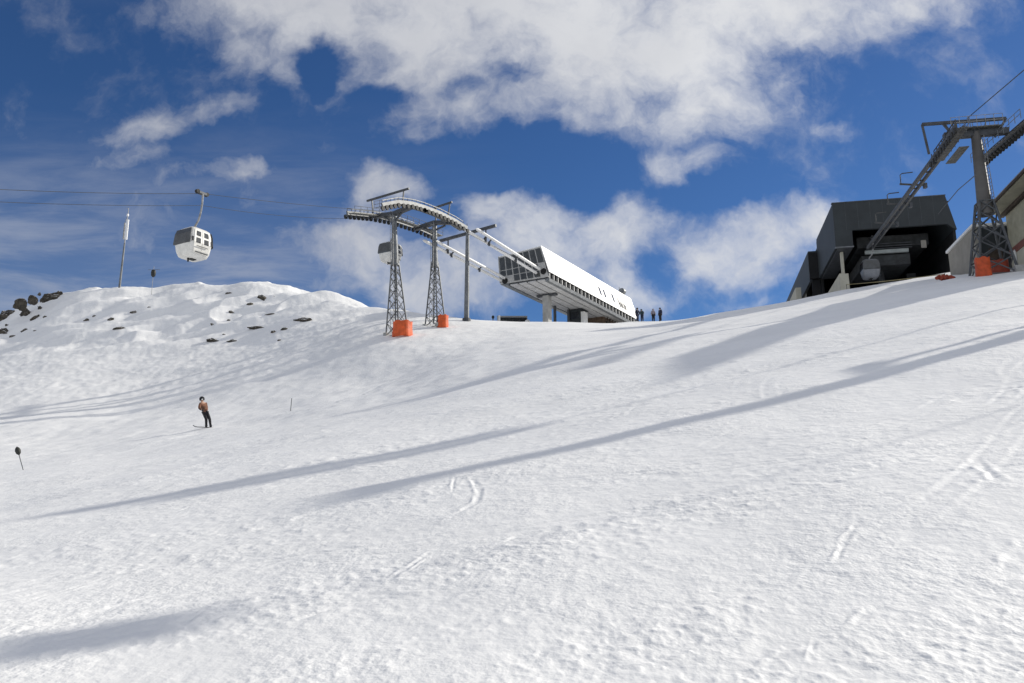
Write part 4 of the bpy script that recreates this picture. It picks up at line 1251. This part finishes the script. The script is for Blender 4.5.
thing_mesh(mm, 'marker_post', Vector((mk.x, mk.y, mz)), M['marker'], 'dark round topped post on the crest left of the low hut', 'post', smooth=True)

# ------------------------------------------------------------------ knoll: mast, instrument, markers
m0 = hit(120, 290); m0 = at(119.5, 287, 105.0); g_ = gz(m0.x, m0.y)-.3
mt = at(126.5, 208, 105.0)
mast = empty('mast', (m0.x, m0.y, g_), 'tall thin dark mast with white antenna panels on the snowy knoll', 'mast')
foot = Vector((m0.x, m0.y, g_)); tip = Vector((mt.x-.55, m0.y, mt.z)); tip = Vector((m0.x+.15, m0.y, mt.z))
mid = foot.lerp(tip, .56)
MB().tube([foot, mid], [.155, .11], 10).build('pole', M['galv'], mast, True)
MB().tube([mid-ZV*.05, tip], [.08, .04], 8).build('upper_pole', M['galv_light'], mast, True)
pn = MB(); pn.box(foot.lerp(tip, .73)+Vector((.13, -.05, 0)), (.29, .18, 2.8)); pn.build('antenna_panel', M['white'], mast, bevel=.03)
pn = MB(); pn.box(foot.lerp(tip, .715)+Vector((-.27, .05, 0)), (.18, .15, 2.3)); pn.build('antenna_panel', M['galv_light'], mast, bevel=.03)
pn = MB(); pn.tube([foot.lerp(tip, .80)+Vector((-.3, 0, 0)), foot.lerp(tip, .88)+Vector((-.12, 0, 0))], .03, 6); pn.tube([tip+Vector((-.28, 0, -.02)), tip+Vector((.02, 0, -.02))], .025, 6); pn.build('bracket', M['galv_light'], mast)
MB().box(foot.lerp(tip, .91)+Vector((.02, -.06, 0)), (.2, .2, .32)).build('sensor_box', M['white'], mast)

i0 = at(152.5, 283, 104.5); g_ = gz(i0.x, i0.y)-.2; iz = at(152, 272.5, 104.5).z
ins = empty('weather_post', (i0.x, i0.y, g_), 'small dark round device on short post with thin crossbar on knoll crest', 'weather post')
MB().tube([Vector((i0.x, i0.y, g_)), Vector((i0.x, i0.y, iz+.85))], .03, 6).build('pole', M['galv_light'], ins)
MB().tube([Vector((i0.x, i0.y, iz-.62)), Vector((i0.x, i0.y, iz-.45)), Vector((i0.x, i0.y, iz)), Vector((i0.x, i0.y, iz+.3)), Vector((i0.x, i0.y, iz+.4))], [.1, .27, .31, .24, .06], 12).build('drum', M['marker'], ins, True)
MB().tube([Vector((i0.x-.75, i0.y, iz+.36)), Vector((i0.x+.8, i0.y, iz+.40))], .03, 6).build('crossbar', M['galv'], ins)

f0 = hit(24.5, 468.5); up = at(17, 447.5, f0.y)
mk = empty('piste_marker', (f0.x, f0.y, f0.z-.05), 'leaning thin stick with dark oval top near the left picture edge', 'marker')
g_ = gz(f0.x, f0.y)-.1; foot = Vector((f0.x, f0.y, g_))
MB().tube([foot, foot.lerp(up, .7)], .013, 6).build('stick', M['galv_dark'], mk)
dirn = (up-foot).normalized()
MB().tube([up-dirn*.28, up-dirn*.22, up-dirn*.12, up-dirn*.03, up+dirn*.03], [.02, .075, .095, .07, .01], 12).build('oval_top', M['marker'], mk, True)
s0 = hit(290.5, 411); g_ = gz(s0.x, s0.y)-.1
stk = MB().tube([Vector((s0.x, s0.y, g_)), Vector((s0.x+.03, s0.y, g_+.8))], .018, 6)
thing_mesh(stk, 'piste_stick', Vector((s0.x, s0.y, g_)), M['galv_dark'], 'thin bare grey stick standing in snow right of the snowboarder', 'stick')

# ------------------------------------------------------------------ rocks
ROCKS = [  # px, py, width px, height px, tilt deg, label
    (4, 318, 17, 17, 30, 'large dark rock cut by the left edge, biggest of that edge cluster'),
    (12, 313, 8, 5, 10, 'small dark rock tucked between two large ones near the left edge'),
    (3, 333, 11, 9, 25, 'low dark rock at the left edge below the largest one'),
    (7, 326, 5, 5, 40, 'little dark stone at left edge between upper and lower big rocks'),
    (20, 305, 13, 12, 35, 'rounded dark rock on the skyline of left outcrop'),
    (32, 300, 8, 11, 60, 'upright dark rock on skyline, between rounded rock and long brown boulder'),
    (39.5, 294, 4, 3, 20, 'tiny stone topmost on the skyline of left outcrop'),
    (25, 315, 11, 10, -30, 'wedge shaped dark rock below the skyline of left outcrop'),
    (52, 298, 21, 13, 33, 'long brown boulder slanting up on left knoll, largest brown rock'),
    (41, 309, 4, 7, 55, 'narrow dark sliver under the lower end of long brown boulder'),
    (34, 319, 12, 4, 38, 'thin slanting rock streak below the wedge shaped rock'),
    (45, 317, 4, 3, 20, 'small stone alone right of the thin slanting streak'),
    (24, 331, 8, 4, 20, 'flat grey rock low on left slope under the streak'),
    (11, 337, 7, 3, 20, 'lowest flat stone of the left outcrop'),
    (35, 331, 5, 2, 10, 'small flat stone right of the flat grey rock at left'),
    (86, 321, 8, 4, 20, 'dark rock low left of a smaller stone under the mast'),
    (93.5, 316.5, 5, 2.5, 15, 'small stone just above a dark rock under the mast'),
    (110, 320, 7, 5, 30, 'single rounded dark rock on slope below the mast foot'),
    (118, 329, 14, 3, 18, 'long thin row of dark rock low below the mast'),
    (133, 313, 8, 3.5, 18, 'flat rock midslope, right below the weather post'),
    (148, 308, 6, 3, 15, 'small flat stone nearest below the weather post'),
    (228, 294, 8, 3.5, 15, 'flat dark rock highest on the knoll under the hanging cabin'),
    (262, 298.5, 14, 7, -35, 'dark diagonal rock pair falling to the right near knoll top'),
    (274.5, 297, 4, 2.5, -20, 'tiny stone right of the diagonal rock near knoll top'),
    (249, 305, 8, 4, 15, 'dark flat rock left below the diagonal one'),
    (231, 313, 7, 4.5, -15, 'rounded dark rock in middle of knoll face'),
    (229, 320.5, 4, 3, 0, 'small stone under the rounded rock on knoll face'),
    (213, 325, 6, 3, -30, 'dark stone lowest left on the knoll face'),
    (270, 314.5, 12, 2, 3, 'thin flat line of rock in snow at knoll middle'),
    (302, 320.5, 20, 6, 5, 'wide flat brownish rock patch on right side of the knoll'),
    (259, 328, 22, 4, -3, 'longest low strip of dark rock at the knoll foot'),
    (284.5, 330, 9, 5, 10, 'blocky dark rock right of the long low strip'),
    (273, 333, 7, 4.5, 20, 'stubby dark rock below right end of long low strip'),
    (214.5, 341.5, 15, 5.5, -10, 'left one of the two lowest flat rocks at knoll foot'),
    (232.5, 341.5, 11, 4, -5, 'right one of the two lowest flat rocks at knoll foot'),
    (224, 335, 4, 2.5, 0, 'tiny stone above the two lowest flat rocks'),
    (279, 341, 5, 3, 25, 'lone small stone lowest right at the knoll foot'),
]


def rock(px, py, w, h, tilt, label, seed):
    rg = np.random.RandomState(seed)
    p = hit(px, py, False)
    Y = p.y; sc = Y/F_PX; fk = .55 if px < 62 else .54; W_, H_ = w*sc*fk, h*sc*fk*1.05
    import bmesh
    bm = bmesh.new(); bmesh.ops.create_icosphere(bm, subdivisions=4, radius=1)
    off = rg.rand(3)*50
    X = np.array([v.co[:] for v in bm.verts])
    # faceted: clip by random planes, then roughen
    for _ in range(9):
        n = rg.randn(3); n /= np.linalg.norm(n); d = .55+.3*rg.rand(); e = X@n-d; X = X-np.outer(np.maximum(e, 0)*.9, n)
    f = 1+.22*perlin(X[:, 0]*1.6+off[0], X[:, 1]*1.6+X[:, 2]*1.3+off[1], 5)+.14*perlin(X[:, 0]*4+off[1], X[:, 2]*4+X[:, 1]*2.7+off[2], 6)+.07*perlin(X[:, 0]*10+off[0], X[:, 2]*10+X[:, 1]*6, 7)
    X = X*f[:, None]
    ct, st_ = math.cos(R(tilt)), math.sin(R(tilt))
    P = np.stack([X[:, 0]*W_, X[:, 1]*W_*.6, X[:, 2]*H_], -1)
    Q = np.stack([P[:, 0]*ct-P[:, 2]*st_, P[:, 1], P[:, 0]*st_+P[:, 2]*ct], -1)
    for v, q in zip(bm.verts, Q): v.co = q
    me = bpy.data.meshes.new('rock'); bm.to_mesh(me); bm.free(); me.materials.append(M['rock'])
    o = bpy.data.objects.new('rock', me); COL.objects.link(o)
    o.location = p+Vector((0, .12*W_, 0)); tag(o, label, 'rock', 'rocks showing through the snow of the knoll')


for i, (x, y, w, h, t, lab) in enumerate(ROCKS): rock(x, y, w, h, t, lab, 100+i)

# ------------------------------------------------------------------ people
def skin_mesh(name, pts, edges, rad, m, sub=2):
    me = bpy.data.meshes.new(name); me.from_pydata([tuple(p) for p in pts], edges, [])
    o = bpy.data.objects.new(name, me); COL.objects.link(o)
    md = o.modifiers.new('skin', 'SKIN'); md.use_smooth_shade = True
    for i, r_ in enumerate(rad):
        sv = me.skin_vertices[0].data[i]; sv.radius = r_ if isinstance(r_, tuple) else (r_, r_); sv.use_root = (i == 0)
    ss = o.modifiers.new('sub', 'SUBSURF'); ss.levels = sub; ss.render_levels = sub
    dg = bpy.context.evaluated_depsgraph_get(); ev_ = o.evaluated_get(dg)
    nm = bpy.data.meshes.new_from_object(ev_); nm.name = name
    bpy.data.objects.remove(o); bpy.data.meshes.remove(me)
    nm.materials.clear(); nm.materials.append(m)
    for p in nm.polygons: p.use_smooth = True
    o = bpy.data.objects.new(name, nm); COL.objects.link(o); return o


def person(label, foot, yaw, J, top, legs, hat, group=None, board=None, grow=.045, height=1.0):
    root = empty('person', foot, label, 'person', group)
    K = {k: Vector(v)*height for k, v in J.items()}
    order = ['hip', 'waist', 'chest', 'neck', 'skull', 'crown', 'shl', 'ell', 'wrl', 'hal', 'shr', 'elr', 'wrr', 'har', 'htl', 'knl', 'anl', 'tol', 'htr', 'knr', 'anr', 'tor']
    ed = [('hip', 'waist'), ('waist', 'chest'), ('chest', 'neck'), ('neck', 'skull'), ('skull', 'crown'), ('chest', 'shl'), ('shl', 'ell'), ('ell', 'wrl'), ('wrl', 'hal'), ('chest', 'shr'), ('shr', 'elr'), ('elr', 'wrr'), ('wrr', 'har'),
          ('hip', 'htl'), ('htl', 'knl'), ('knl', 'anl'), ('anl', 'tol'), ('hip', 'htr'), ('htr', 'knr'), ('knr', 'anr'), ('anr', 'tor')]
    rd = dict(hip=(.14, .10), waist=(.125, .09), chest=(.15, .11), neck=.055, skull=(.078, .09), crown=(.07, .08), shl=.068, ell=.05, wrl=.036, hal=.04, shr=.068, elr=.05, wrr=.036, har=.04, htl=.088, knl=.064, anl=.045, tol=.04, htr=.088, knr=.064, anr=.045, tor=.04)
    idx = {k: i for i, k in enumerate(order)}
    parts = []
    parts.append(skin_mesh('body', [K[k] for k in order], [(idx[a], idx[b]) for a, b in ed], [rd[k] for k in order], M['skin']))
    def sub(name, keys, eds, grow, m):
        ii = {k: i for i, k in enumerate(keys)}
        rr_ = []
        for k in keys:
            r_ = rd[k]; r_ = r_ if isinstance(r_, tuple) else (r_, r_); rr_.append((r_[0]+grow, r_[1]+grow))
        parts.append(skin_mesh(name, [K[k] for k in keys], [(ii[a], ii[b]) for a, b in eds], rr_, m))
    sub('trousers', ['hip', 'htl', 'knl', 'anl', 'htr', 'knr', 'anr'], [('hip', 'htl'), ('htl', 'knl'), ('knl', 'anl'), ('hip', 'htr'), ('htr', 'knr'), ('knr', 'anr')], grow*.75, legs)
    sub('jacket', ['hip', 'waist', 'chest', 'shl', 'ell', 'wrl', 'shr', 'elr', 'wrr'], [('hip', 'waist'), ('waist', 'chest'), ('chest', 'shl'), ('shl', 'ell'), ('ell', 'wrl'), ('chest', 'shr'), ('shr', 'elr'), ('elr', 'wrr')], grow, top)
    for s_ in 'lr':
        parts.append(skin_mesh('glove', [K['wr'+s_], K['ha'+s_], K['ha'+s_]+(K['ha'+s_]-K['wr'+s_])*.7], [(0, 1), (1, 2)], [.045, .058, .04], M['cloth_black']))
        parts.append(skin_mesh('boot', [K['an'+s_]+ZV*.1, K['an'+s_], K['to'+s_]], [(0, 1), (1, 2)], [.07, .075, .06], M['cloth_black']))
    hc = (K['skull']+K['crown'])/2; up_ = (K['crown']-K['neck']).normalized()
    mb = MB(); pr = [(-.06, .125), (.02, .135), (.09, .115), (.135, .06), (.15, .01)]
    mb.tube([hc+up_*z for z, _ in pr], [r_ for _, r_ in pr], 14)
    mb.v = [v for v in mb.v]; parts.append(mb.build('helmet', hat, None, True))
    fd = Vector((0, -1, 0))
    g = MB(); g.tube([hc+fd*.085+Vector((-.07, .03, -.02)), hc+fd*.125-ZV*.02, hc+fd*.085+Vector((.07, .03, -.02))], [.03, .038, .03], 8); parts.append(g.build('goggles', M['goggle'], None, True))
    n_ = MB(); n_.tube([hc+fd*.09-ZV*.045, hc+fd*.118-ZV*.075], [.012, .018], 6); parts.append(n_.build('nose', M['skin'], None, True))
    if board:
        q0, q1 = K['anl'], K['anr']; d = (q1-q0).normalized(); c = (q0+q1)/2-ZV*.085*1; L = .76
        side = d.cross(ZV).normalized(); mb = MB(); vs = []; n = 14
        for i in range(n+1):
            f = -1+2*i/n; w = .14*(1-.18*(1-f*f))*(1 if abs(f) < .86 else math.sqrt(max(0.02, 1-((abs(f)-.86)/.15)**2)))
            lift = .09*max(0, (abs(f)-.75)/.25)**2
            for z in (0, .018):
                vs += [c+d*(f*L)+side*w+ZV*(lift+z), c+d*(f*L)-side*w+ZV*(lift+z)]
        fs = []
        for i in range(n):
            a = i*4; b = a+4; fs += [(a, b, b+1, a+1), (a+2, a+3, b+3, b+2), (a, a+2, b+2, b), (a+1, b+1, b+3, a+3)]
        fs += [(0, 1, 3, 2), (n*4, n*4+2, n*4+3, n*4+1)]
        parts.append(mb.add(vs, fs).build('snowboard', M['board'], None, True))
    for o in parts: o.parent = root
    root.rotation_euler = (0, 0, yaw)
    return root


STAND = dict(hip=(0, 0, .93), waist=(0, .01, 1.1), chest=(0, .01, 1.33), neck=(0, 0, 1.5), skull=(0, -.02, 1.6), crown=(0, -.02, 1.7),
             shl=(-.19, .01, 1.42), ell=(-.27, .04, 1.14), wrl=(-.25, -.08, .9), hal=(-.25, -.1, .83), shr=(.19, .01, 1.42), elr=(.27, .04, 1.14), wrr=(.25, -.08, .9), har=(.25, -.1, .83),
             htl=(-.1, 0, .9), knl=(-.12, -.02, .5), anl=(-.12, .02, .1), tol=(-.13, -.14, .05), htr=(.1, 0, .9), knr=(.12, -.02, .5), anr=(.12, .02, .1), tor=(.13, -.14, .05))
BENT = dict(STAND); BENT.update(elr=(.3, -.12, 1.2), wrr=(.12, -.3, 1.15), har=(.08, -.36, 1.15), knl=(-.13, -.08, .5))
LEAN = dict(STAND); LEAN.update(waist=(0, -.04, 1.1), chest=(0, -.1, 1.31), neck=(0, -.16, 1.46), skull=(0, -.21, 1.55), crown=(0, -.24, 1.64), shl=(-.19, -.1, 1.39), shr=(.19, -.1, 1.39),
                                ell=(-.3, -.14, 1.13), wrl=(-.28, -.34, 1.05), hal=(-.27, -.41, 1.04), elr=(.3, -.14, 1.13), wrr=(.28, -.34, 1.05), har=(.27, -.41, 1.04))
# snowboarder crouched over the board, weight to the uphill edge
RIDE = dict(hip=(-.12, .06, .82), waist=(-.18, .03, .99), chest=(-.27, -.02, 1.21), neck=(-.32, -.04, 1.37), skull=(-.34, -.07, 1.47), crown=(-.36, -.08, 1.58),
            shl=(-.42, -.08, 1.27), ell=(-.46, -.14, 1.02), wrl=(-.33, -.26, .92), hal=(-.29, -.31, .90), shr=(-.12, .05, 1.31), elr=(-.06, .06, 1.05), wrr=(-.06, -.12, .90), har=(-.06, -.18, .87),
            htl=(-.18, .06, .79), knl=(-.06, -.12, .47), anl=(-.02, 0, .10), tol=(-.03, -.14, .06), htr=(-.02, .06, .79), knr=(.12, -.10, .46), anr=(.20, 0, .10), tor=(.21, -.14, .06))


def crest(px):
    d = ray(px, 322); Ys = np.linspace(70, 118, 300); X = d.x/d.y*Ys
    t = (base_z(X, Ys)+detail_z(X, Ys))/Ys; Y = Ys[int(np.argmax(t))]-.5
    return Vector((d.x/d.y*Y, Y, 0))


fp = hit(206.5, 428, False)
person('snowboarder in rust orange jacket and black trousers riding on the left slope', Vector((fp.x, fp.y, gz(fp.x, fp.y)+.01)), R(25), RIDE, M['cloth_orange'], M['cloth_black'], M['cloth_black'], board=True, grow=.02, height=.95)
for (x, yf, Yd, J, yaw, top, legs, hat, lab, hgt) in (
        (637.5, 322, 0, BENT, 40, M['cloth_navy'], M['cloth_navy'], M['cloth_black'], 'person in dark navy standing nearest the station end, facing another skier', 1.02),
        (642.3, 322, 112.5, LEAN, -30, M['cloth_teal'], M['cloth_navy'], M['cloth_teal'], 'shorter person in dark teal standing second from the station end', .92),
        (653.5, 321.5, 113, STAND, 10, M['cloth_grey'], M['cloth_black'], M['cloth_grey'], 'person in pale grey jacket and dark trousers standing on the crest', .92),
        (660.5, 321, 113, STAND, -60, M['cloth_navy'], M['cloth_black'], M['cloth_navy'], 'person in dark blue standing farthest right on the crest, alone', 1.0)):
    p = crest(x); person(lab, Vector((p.x, p.y, gz(p.x, p.y))), R(yaw), J, top, legs, hat, 'people standing on the crest', height=hgt*.93)

# ------------------------------------------------------------------ posts and masts added out of view right, shaped to cast the slope's shadow strips
SH_ = Vector((sun_dir.x, sun_dir.y, 0)).normalized(); TE = math.tan(SUN_EL)


def caster(px, py, L):          # point that throws its shadow on the snow at a pixel, L metres away over ground
    t = hit(px, py); p = t+SH_*L; p.z = t.z+L*TE; return p


perp = Vector((SH_.y, -SH_.x, 0))
tB = caster(388, 489, 27.5)  # added unseen post with plain head, casts the long lower strip
g_ = gz(tB.x, tB.y)-.3
lt = empty('shadow_post', (tB.x, tB.y, g_), 'tallest grey tapered post added out of view right to cast a shadow strip', 'lamp post')
MB().tube([Vector((tB.x, tB.y, g_)), Vector((tB.x, tB.y, g_+1)), tB], [.48, .44, .28], 18).build('pole', M['galv'], lt, True)
MB().box(tB+ZV*.12, (1.1, .5, .25), (perp, SH_, ZV)).build('blocker_head', M['galv_dark'], lt, bevel=.03)
tC = caster(25, 519, 38.0); tC2 = caster(440, 446, 38.0)  # added unseen mast for the forked strip at left
g_ = gz(tC.x, tC.y)-.3
ms = empty('mast', (tC.x, tC.y, g_), 'tall mast with long panels added out of view right to cast a shadow strip', 'mast')
MB().tube([Vector((tC.x, tC.y, g_)), tC], [.055, .04], 12).build('pole', M['galv'], ms, True)
MB().box(tC-ZV*1.5-perp*.25, (.6, .2, 2.9), (perp, SH_, ZV)).build('antenna_panel', M['white'], ms, bevel=.03)  # panels sized only for the shadow they throw
MB().box(tC-ZV*1.95+perp*.34, (.46, .2, 2.5), (perp, SH_, ZV)).build('antenna_panel', M['white'], ms, bevel=.03)
tD = caster(-20, 655, 26.0); g_ = gz(tD.x, tD.y)-.3  # added unseen mast, its head sized to shade the lower left corner
fm = empty('shadow_mast', (tD.x, tD.y, g_), 'slim floodlight mast added out of view right to cast a shadow strip', 'blocking')
MB().tube([Vector((tD.x, tD.y, g_)), tD], [.02, .02], 8).build('pole', M['galv'], fm, True)
for k in range(1): MB().box(tD-ZV*.3, (.75, .25, .6), (perp, SH_, ZV)).build('blocker', M['galv_dark'], fm, bevel=.03)
tE = caster(873, 369, 17.0); g_ = gz(tE.x, tE.y)-.3  # added unseen post, casts the short upper strip at right
lp = empty('shadow_post', (tE.x, tE.y, g_), 'grey lamp post added out of view right to cast a shadow strip, beside a taller one', 'lamp post')
MB().tube([Vector((tE.x, tE.y, g_)), tE], [.2, .14], 12).build('pole', M['galv'], lp, True)
MB().box(tE+ZV*.1, (.9, .4, .2), (perp, SH_, ZV)).build('blocker_head', M['galv_dark'], lp, bevel=.03)
